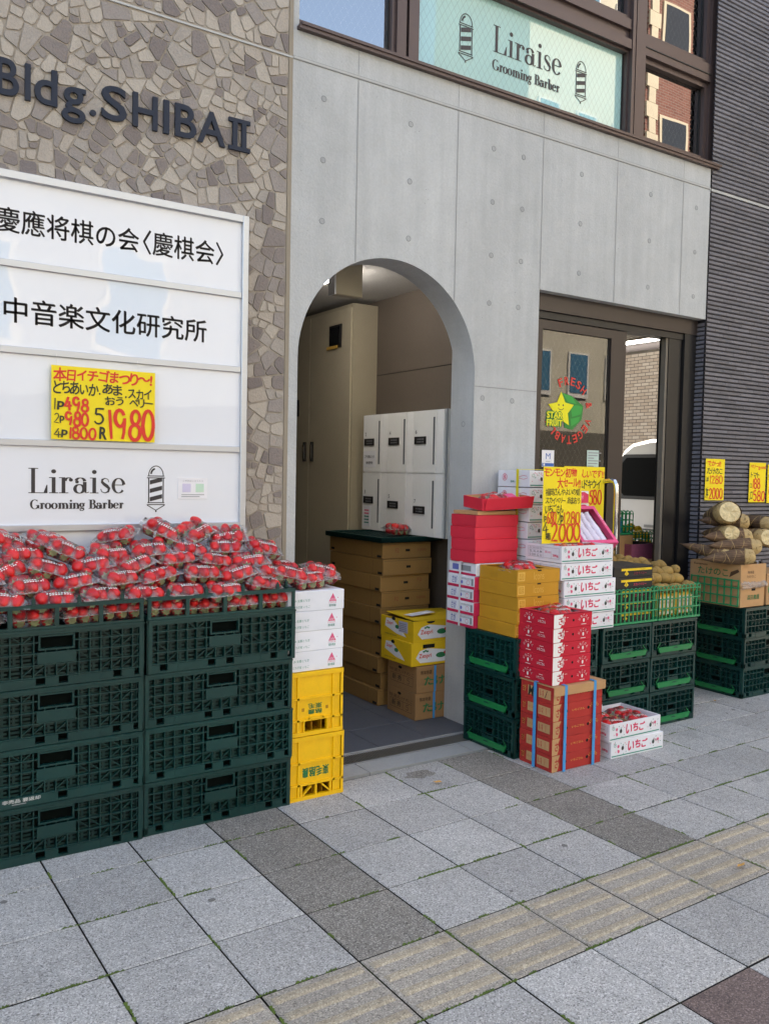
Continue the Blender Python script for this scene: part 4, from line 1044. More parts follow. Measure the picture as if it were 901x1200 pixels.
b.rect(f2, -.046, .028, -.010, .064, M('faint_lilac', '#c9c3dc', .6, .05)); b.rect(f2, .012, .028, .048, .064, M('faint_mint', '#bcd9c4', .6, .05))
tag(b.build('notice_card', loc=(.076, 1.5035, 1.225)), 'small white notice card on the lowest panel of the tenant board', 'notice')

# ------------------------------------------------------------------ hand-written price posters
def poster(name, label, w, h, loc, lines, rot=(0, 0, 0), deco=None):
    b = MB(); f = FX(0, 0, 0); b.obox(f, 0, w, 0, h, 0, .0012, pop_yellow); fr = FX(0, -.0012, 0)
    for i, (txt, a0, b0, a1, b1, m_, bold) in enumerate(lines): b.hand(fr, txt, a0*w, b0*h, a1*w, b1*h, m_, bold, i+len(label))
    if deco: deco(b, fr)
    return tag(b.build(name, loc=loc, rot=rot), label, 'price sign', 'hand written yellow price signs')
K, Rd = ink_soft, red_ink
def hangers(b, fr):
    for x in (.02, .33): b.tube([(x, 0, .28), (x, .001, .325)], .0008, white_strap, 5)
poster('price_sign', 'yellow handwritten strawberry price poster with 1980 hanging on the tenant board', .402, .282, (-.497, 1.486, 1.455), [
    ('本日イチゴまつり〜!', .02, .80, .97, .97, Rd, .035), ('とちあいか.', .02, .62, .46, .78, K, .025), ('あま', .48, .65, .66, .78, K, .03), ('.スカイ', .70, .61, .96, .75, K, .022),
    ('おう', .50, .50, .68, .62, K, .025), ('ベリー', .74, .50, .97, .61, K, .022), ('1p', .02, .40, .12, .56, K, .03), ('498', .12, .39, .34, .58, Rd, .05), ('2p', .02, .22, .12, .36, K, .025), ('980', .13, .19, .34, .38, Rd, .05),
    ('4p', .02, .02, .15, .16, K, .03), ('1800', .16, .01, .41, .18, Rd, .05), ('5', .39, .23, .49, .47, K, .03), ('R', .45, .03, .52, .19, K, .03), ('1980', .545, .02, .985, .47, Rd, .035)], deco=hangers)

# ------------------------------------------------------------------ folding crates
def lattice_wall(b, fr, L, H, mat, deep, handle=None, plate=None, cell=.037, lvls=(.034, .076, .116, .154), fine=True, hz=(.66, .86)):
    """one moulded crate side: rim, foot band, ribs standing proud of slotted panels, real hand hole"""
    t = .012
    rim = H-.020
    b.obox(fr, 0, L, rim, H-.001, -.014, .004, mat); b.obox(fr, 0, L, H-.010, H-.004, .004, .007, mat)
    b.obox(fr, 0, L, 0, .008, -.014, .003, mat)
    n = max(3, int(round(L/cell))); hu0, hu1 = (L*.41, L*.59) if handle is None else handle
    hz0, hz1 = H*hz[0], H*hz[1]
    us = [L*k/n for k in range(n+1)]; zs = [z*H/.2 for z in lvls if z*H/.2 < rim]
    rr = random.Random(n*7+int(L*100))
    for k in range(n):                                            # foot band: solid lugs and gaps
        if (k*5) % 7 not in (2, 5): b.obox(fr, us[k], us[k+1], .008, zs[0]-.003, -.010, .003 if k % 3 else .0045, mat)
        else: b.obox(fr, us[k], us[k]+.006, .008, zs[0]-.003, -.010, .003, mat)
    allz = zs+[rim]
    for i in range(len(allz)-1):
        z0, z1 = allz[i], allz[i+1]
        for k in range(n):
            if us[k+1] > hu0 and us[k] < hu1 and z1 > hz0 and z0 < hz1: continue
            m_ = (z1-z0); q = rr.random()
            ns = 3; st = m_/ns
            for s_ in range(ns):
                a0 = us[k]+(.006 if (s_+k) % 2 else .0); a1 = us[k+1]-(.0 if (s_+k) % 2 else .006)
                b.obox(fr, a0, a1, z0+s_*st, z0+s_*st+st*.56, -.020, -.016, mat, 'bk')
            if q < .55: b.obox(fr, us[k]+.012, us[k]+.020, z0, z1, -.020, -.0155, mat)
            if q > .6:
                f2 = fr.sub((us[k]+us[k+1])/2, (z0+z1)/2, R(38 if q > .8 else -38)); b.obox(f2, -.024, .024, -.0018, .0018, -.018, -.004, mat)
    for z in zs:
        if hz0 < z < hz1: b.obox(fr, 0, hu0, z-.002, z+.002, -.020, .0015, mat); b.obox(fr, hu1, L, z-.002, z+.002, -.020, .0015, mat)
        else: b.obox(fr, 0, L, z-.002, z+.002, -.020, .0015, mat)
    for u in us[1:-1]:
        if hu0 < u < hu1:
            b.obox(fr, u-.0018, u+.0018, .03, hz0, -.020, .001, mat)
        else: b.obox(fr, u-.0018, u+.0018, .008, rim, -.020, .001, mat)
    b.obox(fr, hu0-.006, hu0, hz0-.006, rim, -.014, .002, mat); b.obox(fr, hu1, hu1+.006, hz0-.006, rim, -.014, .002, mat)
    b.obox(fr, hu0, hu1, hz0-.006, hz0, -.014, .002, mat); b.obox(fr, hu0, hu1, hz1, min(hz1+.006, rim), -.014, .002, mat)
    if plate: b.obox(fr, hu0-.01, hu1+.01, hz0-.052, hz0-.012, -.002, .0035, mat)
    for u in (0, L): b.obox(fr, u-.0 if u == 0 else u-.014, u+.014 if u == 0 else u, 0, H-.002, -.014, .0045, mat)
def crate_mesh(L, W, H, mat, deep, plate=True, low_handle=False):
    b = MB(); kw = dict(plate=plate)
    side = dict(hz=(.40, .55)) if low_handle else {}
    lattice_wall(b, Fr((0, 0, 0), (1, 0, 0), (0, 0, 1)), L, H, mat, deep, **kw, **side)
    lattice_wall(b, Fr((L, W, 0), (-1, 0, 0), (0, 0, 1)), L, H, mat, deep, **kw, **side)
    lattice_wall(b, Fr((0, W, 0), (0, -1, 0), (0, 0, 1)), W, H, mat, deep)
    lattice_wall(b, Fr((L, 0, 0), (0, 1, 0), (0, 0, 1)), W, H, mat, deep)
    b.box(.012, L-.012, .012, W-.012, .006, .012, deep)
    q = .026; b.box(q, L-q, q, q+.002, .012, H-.03, deep); b.box(q, L-q, W-q-.002, W-q, .012, H-.03, deep); b.box(q, q+.002, q+.002, W-q-.002, .012, H-.03, deep); b.box(L-q-.002, L-q, q+.002, W-q-.002, .012, H-.03, deep)  # added near-black liners paint the shade behind slots and hand holes
    return b
def big_crate():
    return tag(crate_mesh(.595, .40, .199, crate_green, crate_deep).build('folding_crate'), 'x', 'crate')
bc = big_crate(); first = True
top_crates = []
for name, ox, oy in (('left', -.862, 1.078), ('right', -.255, 1.09)):
    for k in range(4):
        o = bc if first else bc.copy()
        if not first: COL.objects.link(o)
        first = False
        o.location = (ox+(.010 if (name == 'right' and k == 3) else rng.uniform(-.003, .003)), oy+rng.uniform(-.004, .004), .0+.2*k)
        o.rotation_euler = (0, 0, rng.uniform(-.006, .006))
        tag(o, 'dark green folding crate, %s of the %s strawberry stack' % (from_bottom(k, 4), name), 'crate', 'large dark green crates under the strawberries')
        if k == 3: top_crates.append(o)
        if name == 'left' and k == 1:
            q = MB(); fr = FX(0, 0, 0); q.obox(fr, .10, .27, .008, .036, .003, .0055, crate_green); q.text(FX(0, -.006, 0), '非売品 要返却', .125, .019, .245, .032, white_ink, .02); q.rect(FX(0, -.006, 0), .155, .012, .20, .015, grey_ink); q.build('name_plate', o)
for o in top_crates:                                              # pegged rail standing on each top crate
    q = MB(); L, W, z0, z1 = .595, .40, .199, .282
    for fr, ln in ((Fr((0, 0, 0), (1, 0, 0), (0, 0, 1)), L), (Fr((L, W, 0), (-1, 0, 0), (0, 0, 1)), L), (Fr((0, W, 0), (0, -1, 0), (0, 0, 1)), W), (Fr((L, 0, 0), (0, 1, 0), (0, 0, 1)), W)):
        q.obox(fr, 0, ln, z1-.014, z1, -.014, .003, crate_green); q.obox(fr, 0, ln, z0, z0+.008, -.014, .003, crate_green)
        m_ = 4 if ln > .5 else 3
        for k in range(m_+1):
            u = ln*k/m_; q.obox(fr, max(u-.007, 0), min(u+.007, ln), z0+.008, z1-.014, -.012, .002, crate_green)
        for k in range(m_): u = ln*(k+.5)/m_; q.obox(fr, u-.006, u+.006, z1, z1+.020, -.010, .0, crate_green); q.obox(fr, u-.003, u+.003, z1+.020, z1+.027, -.008, -.002, crate_green)
    q.build('rail', o)

def small_crate():
    """0.38 x 0.55 x 0.19 crate with bright green lock bars on its short ends"""
    W, L, H = .376, .55, .191
    t = thing('harvest_crate', 'x', 'crate'); b = crate_mesh(W, L, H, crate_green, crate_deep, True, True); b.build('crate_body', t)
    for fr in (Fr((0, 0, 0), (1, 0, 0), (0, 0, 1)), Fr((W, L, 0), (-1, 0, 0), (0, 0, 1))):
        h = MB(); a0, a1 = .045, W-.045
        F = [(a0, .046), (a0+.012, .020), (a1-.012, .020), (a1, .046)]
        vs_ = [fr.p(u, v, .005) for u, v in F]+[fr.p(u, v, .014) for u, v in F]
        h.mesh(vs_, [(4, 5, 6, 7), (0, 4, 7, 3), (0, 1, 5, 4), (1, 2, 6, 5), (2, 3, 7, 6)], lever_green)
        h.obox(fr, a0, a1, .044, .048, .005, .017, lever_green)
        h.line(Fr(fr.p(0, 0, .006), fr.u, fr.v), [(a0, .047), (a0+.02, .068), (a0+.022, .074)], .004, lever_green); h.line(Fr(fr.p(0, 0, .006), fr.u, fr.v), [(a1, .047), (a1-.02, .068), (a1-.022, .074)], .004, lever_green)
        h.flat(Fr(fr.p(0, 0, .014), fr.u, fr.v), ell(W/2, .036, .02, .007, 0, 180, 10), crate_green)
        h.build('lock_bar', t)
    return t
sc0 = small_crate(); scn = 0
def place_crate(x, y, z, rz, label):
    global scn
    o = sc0 if scn == 0 else copy_tree(sc0); scn += 1
    o.location = (x, y, z); o.rotation_euler = (0, 0, rz); tag(o, label, 'crate', 'dark green crates with bright green lock bars')
for k in range(3):
    j = lambda: rng.uniform(-.003, .003)
    place_crate(1.505+j(), 1.428+j(), .193*k, R(-90), 'dark green lock bar crate, %s under the gold boxes beside the arch' % from_bottom(k, 3))
    place_crate(2.112+j(), 1.07+j(), .193*k, 0, 'dark green lock bar crate, %s under the basket of black cartons' % from_bottom(k, 3))
    place_crate(2.493+j(), 1.068+j(), .193*k, 0, 'dark green lock bar crate, %s under the kiwi basket' % from_bottom(k, 3))
    place_crate(3.495+j(), 1.558+j(), .186*k, R(-90), 'dark green lock bar crate, %s under the bamboo shoot box' % from_bottom(k, 3))

# ------------------------------------------------------------------ yellow milk crates
def milk_crate(style):
    W, D, H = .256, .33, .264
    b = MB()
    def wall(fr, L, front):
        b.obox(fr, 0, L, H-.018, H, -.012, .004, yellow_plastic); b.obox(fr, 0, L, 0, .016, -.012, .004, yellow_plastic)
        b.obox(fr, 0, L, .060, .068, -.008, .003, yellow_plastic); b.obox(fr, 0, L, .150, .158, -.008, .003, yellow_plastic)
        for u in (.0, .042, L-.050, L-.010): b.obox(fr, u, u+.010, .016, H-.018, -.010, .003, yellow_plastic)
        b.obox(fr, .052, L-.050, .068, H-.018, -.010, -.004, yellow_plastic)
        b.obox(fr, .010, .042, .016, H-.018, -.010, -.004, yellow_plastic); b.obox(fr, L-.040, L-.010, .016, H-.018, -.010, -.004, yellow_plastic)
        if style == 0:
            a0, a1 = .072, L-.072
            b.obox(fr, .052, a0, .016, .060, -.010, -.004, yellow_plastic); b.obox(fr, a1, L-.050, .016, .060, -.010, -.004, yellow_plastic)
            for P in ([(a0, .016), (a0, .058), (a0+.012, .062), (a0+.012, .016)],):
                pass
            b.obox(fr, a0-.002, a0+.004, .016, .062, -.010, .006, yellow_plastic); b.obox(fr, a1-.004, a1+.002, .016, .062, -.010, .006, yellow_plastic)
            f2 = fr.sub(a0, .058, R(22)); b.obox(f2, 0, .03, .0, .006, -.010, .007, yellow_plastic); f2 = fr.sub(a1, .058, R(158)); b.obox(f2, 0, .03, -.006, 0, -.010, .007, yellow_plastic)
            b.obox(fr, a0+.02, a1-.02, .068, .074, -.004, .007, yellow_plastic)
            for u in (.066, L-.078): b.obox(fr, u, u+.012, .100, .114, -.0045, -.003, yellow_shade)
        else:
            a0, a1 = .060, L-.060
            for k in range(3): u = a0-.004+(a1-a0)*k/2; b.obox(fr, u, u+.008, .016, .060, -.010, .002, yellow_plastic)
            f2 = fr.sub(a0+.004, .018, R(42)); b.obox(f2, 0, .055, -.003, .003, -.010, .003, yellow_plastic); f2 = fr.sub(a1, .018, R(138)); b.obox(f2, 0, .055, -.003, .003, -.010, .003, yellow_plastic)
            b.obox(fr, .052, a0, .016, .060, -.010, -.006, yellow_plastic); b.obox(fr, a1, L-.050, .016, .060, -.010, -.006, yellow_plastic)
    wall(Fr((0, 0, 0), (1, 0, 0), (0, 0, 1)), W, True); wall(Fr((W, D, 0), (-1, 0, 0), (0, 0, 1)), W, False)
    wall(Fr((0, D, 0), (0, -1, 0), (0, 0, 1)), D, False); wall(Fr((W, 0, 0), (0, 1, 0), (0, 0, 1)), D, False)
    b.box(.01, W-.01, .01, D-.01, .004, .012, yellow_shade)
    for k in range(5): b.box(.03+k*.045, .034+k*.045, .02, D-.02, .012, .05, yellow_shade)
    f2 = Fr((W/2, .0038, .112), (-1, 0, 0), (0, 0, -1))
    if style == 0: b.text(f2, '東毛', -.032, -.018, .032, .004, green_ink, .04); b.text(f2, '酪農', -.032, .007, .032, .026, green_ink, .04)
    else: b.text(f2, '東毛酪農', -.062, -.02, .062, .02, green_ink, .05)
    return b.build('milk_crate')
tag(milk_crate(1), 'yellow milk crate standing on the pavement, braced opening, green lettering across', 'crate', 'yellow milk crates').location = (.340, 1.103, .0)
tag(milk_crate(0), 'yellow milk crate stacked on another, lettering in two green lines', 'crate', 'yellow milk crates').location = (.334, 1.106, .267)

# ------------------------------------------------------------------ cartons
def closed(b, w, d, h, mat, c=.002, lid=None):
    b.cbox(0, w, 0, d, 0, h, mat, c)
    if lid: b.box(-.001, w+.001, -.001, d+.001, h-lid, h+.001, mat)
def opened(b, w, d, h, mat, inner, t=.005, floor=.01):
    b.box(0, w, 0, t, 0, h, mat); b.box(0, w, d-t, d, 0, h, mat); b.box(0, t, t, d-t, 0, h, mat); b.box(w-t, w, t, d-t, 0, h, mat)
    b.box(t, w-t, t, d-t, .001, floor, inner)
    e = .0006
    b.box(t, w-t, t, t+e, floor, h-.001, inner); b.box(t, w-t, d-t-e, d-t, floor, h-.001, inner); b.box(t, t+e, t+e, d-t-e, floor, h-.001, inner); b.box(w-t-e, w-t, t+e, d-t-e, floor, h-.001, inner)
def stack(protos, n, base, dh, lab, cat, group, js=.006, jr=.018, top=None, seed=1):
    """n copies of a carton one above the other, each a little askew; `top` replaces the last"""
    r = random.Random(seed); used = set(); res = []
    for k in range(n):
        p = top if (top and k == n-1) else protos[k % len(protos)]
        o = p if p not in used else copy_tree(p); used.add(p)
        o.location = (base[0]+r.uniform(-js, js), base[1]+r.uniform(-js, js), base[2]+k*dh); o.rotation_euler = (0, 0, r.uniform(-jr, jr))
        tag(o, lab(from_bottom(k, n), k), cat, group); res.append(o)
    return res
# white strawberry cartons with a pink triangle, on the milk crates
def ja_box():
    w, d, h = .258, .33, .0815; b = MB(); closed(b, w, d, h, white_card, .0015); fr = FX(0, 0, 0)
    b.text(fr, 'JA 全農とちぎ', .026, .037, .098, .050, teal_ink, .0); b.text(fr, 'とちぎ産 いちご', .024, .013, .098, .024, teal_ink, .0)
    tri = [(.186, .034), (.222, .034), (.204, .068)]
    b.flat(fr, tri, pink_ink)
    for k in range(4): b.line(fr, [(.192+k*.006, .036), (.200+k*.005, .046)], .0012, white_card)
    b.disc(fr, .228, .048, .002, pink_ink); b.text(fr, 'とちおとめ', .185, .026, .221, .032, pink_ink, .0); b.text(fr, '栃木県産', .187, .012, .219, .023, teal_ink, .02)
    return b.build('strawberry_carton')
stack([ja_box()], 4, (.332, 1.108, .533), .0825, lambda t, k: 'white carton with pink triangle, %s on the yellow milk crates' % t, 'box', 'white triangle cartons', .003, .010, seed=5)

# brown cartons in the entry
def brown_box(k):
    w, d, h = .345, .60, .0925; b = MB(); closed(b, w, d, h, kraft_dk, .002); fr, fl = FX(0, 0, 0), FL(0, d, 0)
    b.rect(fr, w*.47, .040, w*.56, .054, black_m); b.rect(fl, d-.055, .006, d-.012, .020, black_m); b.rect(fl, .02, .012, .06, .026, black_m)
    b.rect(fl, d-.11, .0, d-.108, h-.006, brown_ink); b.rect(fr, .006, h-.010, w-.006, h-.0085, brown_ink)
    if k == 0: b.text(fr, 'F2', .09, .035, .115, .06, M('faded_red_print', '#8e4a32', .7, .1), .0); b.text(fr, '1000', .25, .04, .31, .055, MATS['faded_red_print'])
    if k == 1: b.text(fr, 'F2', .26, .05, .29, .07, M('faded_red_print', '#8e4a32', .7, .1), .0)
    return b.build('brown_carton')
st = stack([brown_box(0), brown_box(1), brown_box(2)], 10, (1.458, 2.137, .003), .0945, lambda t, k: 'flat brown carton, %s of the tall brown stack inside the arched entrance' % t, 'box', 'flat brown cartons in the entrance', .012, .012, seed=3)
for k, dx in ((0, -.01), (1, .0), (2, -.004), (3, .012)): st[k].location.x += dx
b = MB(); L, W = .44, .62
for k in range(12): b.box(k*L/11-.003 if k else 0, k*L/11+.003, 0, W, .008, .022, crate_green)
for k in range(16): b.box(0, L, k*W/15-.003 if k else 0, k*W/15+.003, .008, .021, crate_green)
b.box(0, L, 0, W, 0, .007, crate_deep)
for x0, x1, y0, y1 in ((0, L, 0, .012), (0, L, W-.012, W), (0, .012, 0, W), (L-.012, L, 0, W)): b.box(x0, x1, y0, y1, .0, .030, crate_green)
tag(b.build('crate_tray', loc=(1.425, 2.11, .951), rot=(0, 0, .02)), 'flat dark green grid tray lying on the tall brown carton stack', 'tray')
# bamboo shoot cartons and kiwi cartons in the entry
def bamboo_box():
    w, d, h = .40, .285, .147; b = MB(); closed(b, w, d, h, kraft, .002); fr, fl = FX(0, 0, 0), FL(0, d, 0)
    b.text(fr, 'たけのこ', .05, .040, .33, .088, green_ink, .04); b.text(fr, '熊本特選', .026, .102, .10, .124, brown_ink, .02)
    b.text(fl, '特選たけのこ', .02, .085, .26, .105, brown_ink, .0)
    for x0, y0, x1, y1 in ((.03, .030, .25, .032), (.03, .076, .25, .078), (.03, .030, .032, .078), (.248, .030, .25, .078), (.16, .032, .162, .076)): b.rect(fl, x0, y0, x1, y1, brown_ink)
    b.hand(fl, '新 秀', .05, .042, .14, .072, ink_soft, .01, 3); b.hand(fl, '5', .19, .038, .22, .072, ink_soft, .01, 3)
    b.flat(fl, ell(.125, .118, .018, .008), black_m); b.rect(fr, .115, .0, .13, h, blue_strap)
    return b.build('bamboo_shoot_carton')
stack([bamboo_box()], 2, (1.456, 1.785, .003), .148, lambda t, k: 'brown bamboo shoot carton with green lettering and blue strap, %s of two in entrance' % ('lower' if k == 0 else 'upper'), 'box', 'bamboo shoot cartons in the entrance', .004, .03, seed=9)
def kiwi_box(k):
    w, d, h = .42, .30, .128; b = MB(); fr, fl = FX(0, 0, 0), FL(0, d, 0)
    if k == 0: closed(b, w, d, h, yel_card, .002)
    else: opened(b, w, d, h-.012, yel_card, kraft_dk); b.obox(Fr((.02, .02, h-.012), (1, 0, -.03), (.04, 1, .05)), 0, w-.02, 0, d-.03, 0, .004, yel_card); b.obox(Fr((.05, .08, h+.004), (1, .2, .01), (-.2, 1, .03)), 0, .2, 0, .06, 0, .001, paper)
    leaf_w = [(.03, .045), (.055, .082), (.11, .094), (.23, .078), (.33, .030), (.27, .014), (.06, .016)]
    b.flat(fr, leaf_w, paper); b.text(fr, 'Zespri', .05, .036, .135, .066, red_ink, .02); b.flat(fr, ell(.20, .05, .035, .015), green_ink); b.flat(fr, ell(.24, .062, .022, .011), red_ink)
    for q in range(3): b.flat(fr, ell(.095+.012*(q-1), .077+(.004 if q == 1 else 0), .008, .005), green_ink)
    b.flat(fl, [(.04, .060), (.05, .105), (.11, .108), (.19, .06), (.24, .022), (.15, .03)], paper); b.text(fl, 'Zespri', .055, .068, .115, .092, red_ink, .02); b.flat(fl, ell(.155, .068, .02, .011), green_ink)
    b.text(fl, 'KIWIFRUIT NEW ZEALAND', .04, .014, .15, .022, brown_ink)
    if k == 1: b.obox(fl, .17, .25, .045, .105, .0008, .0016, M('label_lilac', '#b9b8d4', .6, .05)); [b.rect(FL(-.0017, d, 0), .175, .05+.01*q, .24, .055+.01*q, grey_ink) for q in range(5)]
    b.flat(fr, ell(.12, h-.016 if k else h-.012, .03, .012, 180, 360, 14) if k else [(.075, h-.033), (.155, h-.033), (.155, h-.012), (.075, h-.012)], black_m)
    b.flat(fl, ell(.12, h-.018, .018, .01), black_m)
    return b.build('kiwi_carton')
tag(kiwi_box(0), 'closed yellow kiwi carton on the bamboo shoot cartons in entrance', 'box', 'yellow kiwi cartons').location = (1.426, 1.79, .301)
o = tag(kiwi_box(1), 'opened yellow kiwi carton with torn lid, on another kiwi carton', 'box', 'yellow kiwi cartons'); o.location = (1.437, 1.792, .430); o.rotation_euler = (0, 0, R(2.5))

# red and kraft strapped cartons on the pavement
def saga_box(k):
    w, d, h = .317, .216, .0775; b = MB(); closed(b, w, d, h, brick_card, .0015); fr, fl = FX(0, 0, 0), FL(0, d, 0)
    b.flat(fr, [(.0, .001), (.032, .001), (.046, .03), (.036, .05), (.05, h-.001), (.0, h-.001)], kraft_lt); b.text(fr, 'さが', .018, .018, .062, .060, brick_card, .05)
    b.text(fr, 'いちごさん', .12, .036, .20, .046, gold_ink, .0)
    for u, z in ((.085, .040), (.225, .040)): b.disc(fr, u, z, .0075, black_m)
    b.arc_text(fr, 'ICHIGO', .262, .030, .028, 160, 20, .012, gold_ink, .0)
    b.rect(fl, .048, .018, .094, .060, kraft_lt); b.rect(fl, .120, .018, .198, .060, kraft_lt)
    for q in range(3): b.rect(fl, .126+.022*q, .024, .128+.022*q, .054, brick_card)
    b.text(fl, 'L12', .13, .03, .15, .05, brick_card); b.text(fl, 'とくさ', .055, .034, .085, .044, brick_card); b.text(fl, 'さが', .014, .026, .036, .056, gold_ink, .02)
    if k == 1: b.hand(fl, 'M', .055, .014, .085, .062, ink_soft, .02); b.line(fl, [(.16, .02), (.175, .055)], .0035, ink_soft)
    return b.build('strapped_carton')
p0, p1 = saga_box(0), saga_box(1)
sb = stack([p0], 5, (1.528, .816, .0), .0783, lambda t, k: 'blue strapped red carton, %s of five on the pavement' % t, 'box', 'blue strapped red cartons', .001, .003, top=p1, seed=2)
b = MB(); x0, y0, z1 = 1.526, .812, .392
b.box(-.004, .325, -.004, .224, 0, .003, kraft_lt); b.box(-.004, .325, -.007, -.004, -.038, .003, kraft_lt); b.box(.325, .328, -.007, .224, -.036, .003, kraft_lt)
lid = tag(b.build('cardboard_cover', loc=(x0, y0, z1)), 'plain brown cardboard cover on top of the blue strapped red cartons', 'cover')
b = MB()
for u in (.062, .250):
    b.box(u, u+.016, -.0115, -.0085, 0, .397, blue_strap); b.box(u, u+.016, -.0115, .226, .397, .399, blue_strap); b.box(u, u+.016, .226, .229, 0, .399, blue_strap)
b.box(-.010, -.0075, .10, .118, 0, .397, blue_strap); b.box(-.010, .34, .10, .118, .3995, .401, blue_strap); b.box(.338, .340, .10, .118, 0, .399, blue_strap)
tag(b.build('strap', loc=(1.526, .816, 0)), 'bright blue plastic straps around the red and brown carton stack', 'strap')

# red cartons with a white corner
def red_box(op):
    w, d, h = .244, .236, .0645; b = MB(); fr, fl = FX(0, 0, 0), FL(0, d, 0)
    (opened(b, w, d, h, crim_card, paper) if op else closed(b, w, d, h, crim_card, .0015))
    b.flat(fr, [(.001, .001), (.040, .001), (.052, .02), (.047, .04), (.06, h-.001), (.001, h-.001)], white_ink)
    b.text(fr, 'さが', .032, .014, .070, .052, white_ink, .06); b.text(fr, 'さ', .030, .016, .050, .050, crim_card, .05)
    b.rect(fr, .078, .046, .092, .0475, white_ink); b.disc(fr, .124, .032, .006, black_m)
    for f, u in ((fr, .190), (fl, .075)):
        b.arc_text(f, 'いちごさん', u, .018, .032, 165, 15, .013, white_ink, .02); b.flat(f, ell(u, .028, .0055, .009), white_ink); b.rect(f, u-.016, .0085, u+.016, .011, white_ink)
    b.text(fl, 'いちごさん', .135, .018, .185, .031, white_ink, .04); b.rect(fl, .15, .038, .175, .040, white_ink)
    if op: b.box(-.0, w, 0, .03, h-.003, h, crim_card); b.box(0, .03, .03, d, h-.003, h, crim_card); b.box(w-.03, w, .03, d, h-.003, h, crim_card); b.box(.03, w-.03, d-.03, d, h-.003, h, crim_card)
    return b.build('red_strawberry_carton')
stack([red_box(False)], 5, (1.531, .832, .397), .0653, lambda t, k: 'red carton with white corner%s, %s of five above the blue strapped cartons' % (' and open top' if k == 4 else '', t), 'box', 'red cartons with a white corner', .002, .006, top=red_box(True), seed=4)

# gold cartons
def gold_box(op):
    w, d, h = .272, .282, .0635; b = MB(); fr, fl = FX(0, 0, 0), FL(0, d, 0)
    (opened(b, w, d, h, gold_card, gold_card) if op else closed(b, w, d, h, gold_card, .0015))
    b.rect(fr, .006, .012, .048, .054, gold_ink); b.rect(fr, .012, .018, .042, .048, gold_card); b.text(fr, '苺', .014, .020, .040, .046, gold_ink)
    b.text(fr, 'Icons', .105, .016, .170, .052, gold_ink, -.012); b.rect(fr, .128, h-.0075, .152, h-.001, black_m)
    b.text(fl, 'Icons', .09, .016, .14, .046, M('dim_gold_print', '#b58326', .5, .1), -.01)
    if op: b.box(-.001, w+.001, .0, .028, h-.002, h+.001, gold_card); b.box(0, w, d-.02, d, h-.002, h+.001, gold_card); b.box(w-.055, w-.0, .028, d-.02, h-.002, h+.001, gold_card)
    return b.build('gold_carton')
gs = stack([gold_box(False)], 5, (1.513, 1.062, .578), .0646, lambda t, k: 'gold carton%s, %s of five on the dark green crate' % (' with open top' if k == 4 else '', t), 'box', 'gold cartons', .004, .02, top=gold_box(True), seed=8)
gs[4].location.x += .004; gs[4].rotation_euler.z = -.02
# white and magenta cartons behind them
def ribbon_box():
    w, d, h = .27, .215, .0645; b = MB(); closed(b, w, d, h, white_card, .0015); fr, fl = FX(0, 0, 0), FL(0, d, 0)
    b.rect(fr, .0, .0, w, h, mag_card, .0006); b.hand(fr, '苺', .01, .01, .06, .055, white_ink, .04, 2)
    b.rect(fl, 0, 0, d, .014, mag_card); b.text(fl, '佐賀県農業協同組合', .11, .044, .19, .054, grey_ink); b.text(fl, 'さが', .035, .020, .075, .056, M('lilac_print', '#6c74b8', .6, .1), .03)
    b.disc(fl, .115, .030, .009, MATS['lilac_print']); b.disc(fl, .165, .030, .012, magenta_ink); b.disc(fl, .165, .030, .010, white_card); b.rect(fl, .190, .018, .206, .052, grey_ink)
    return b.build('ribbon_carton')
rs = stack([ribbon_box()], 4, (1.487, 1.350, .578), .0655, lambda t, k: 'white and magenta carton, %s of four beside the gold cartons' % t, 'box', 'white and magenta cartons', .004, .01, seed=6)
b = MB(); closed(b, .275, .22, .062, white_card, .0015); fl = FL(0, .22, 0); b.rect(fl, 0, 0, .22, .011, mag_card); b.rect(fl, .03, .02, .08, .05, MATS['lilac_print']); b.rect(fl, .10, .02, .18, .048, grey_ink)
tag(b.build('ribbon_carton', loc=(1.50, 1.352, .841)), 'plain white carton with flap edge, between the red boxes and the magenta cartons', 'box')
b = MB(); b.box(-.004, -.002, .10, .112, 0, .328, white_strap); b.box(-.004, .1, .10, .112, .328, .330, white_strap)
tag(b.build('strap', loc=(1.484, 1.350, .578)), 'white strap running down the white and magenta cartons', 'strap')
# plain red gift boxes, top one open and tilted
def gift(op):
    w, d, h = .278, .195, .0595; b = MB(); (opened(b, w, d, h, red_card, kraft_lt) if op else closed(b, w, d, h, red_card, .0015, None))
    if not op: b.box(-.0012, w+.0012, -.0012, d+.0012, h-.05, h+.0005, red_card)
    else: b.obox(Fr((0, -.002, 0), (1, 0, 0), (0, -.32, 1)), .012, w+.012, -.0, h+.004, 0, .003, red_card); b.obox(Fr((.15, .0, h), (1, 0, 0), (0, 1, .25)), 0, .05, 0, .05, 0, .002, pink_card)
    return b.build('red_gift_box')
stack([gift(False)], 4, (1.492, 1.352, .905), .0605, lambda t, k: 'plain red gift box, %s of four in the red stack' % t, 'box', 'plain red gift boxes', .004, .02, seed=12)
b = MB(); b.box(0, .26, 0, .19, 0, .018, kraft_lt); tag(b.build('cardboard_pad', loc=(1.505, 1.355, 1.149), rot=(0, 0, .03)), 'brown cardboard pad wedged under the tilted red box', 'cardboard')
o = tag(gift(True), 'open red gift box tilted on top of the red stack, holding strawberries', 'box'); o.location = (1.525, 1.345, 1.170); o.rotation_euler = (R(4), R(-3.5), R(-10)); OPEN_GIFT = o

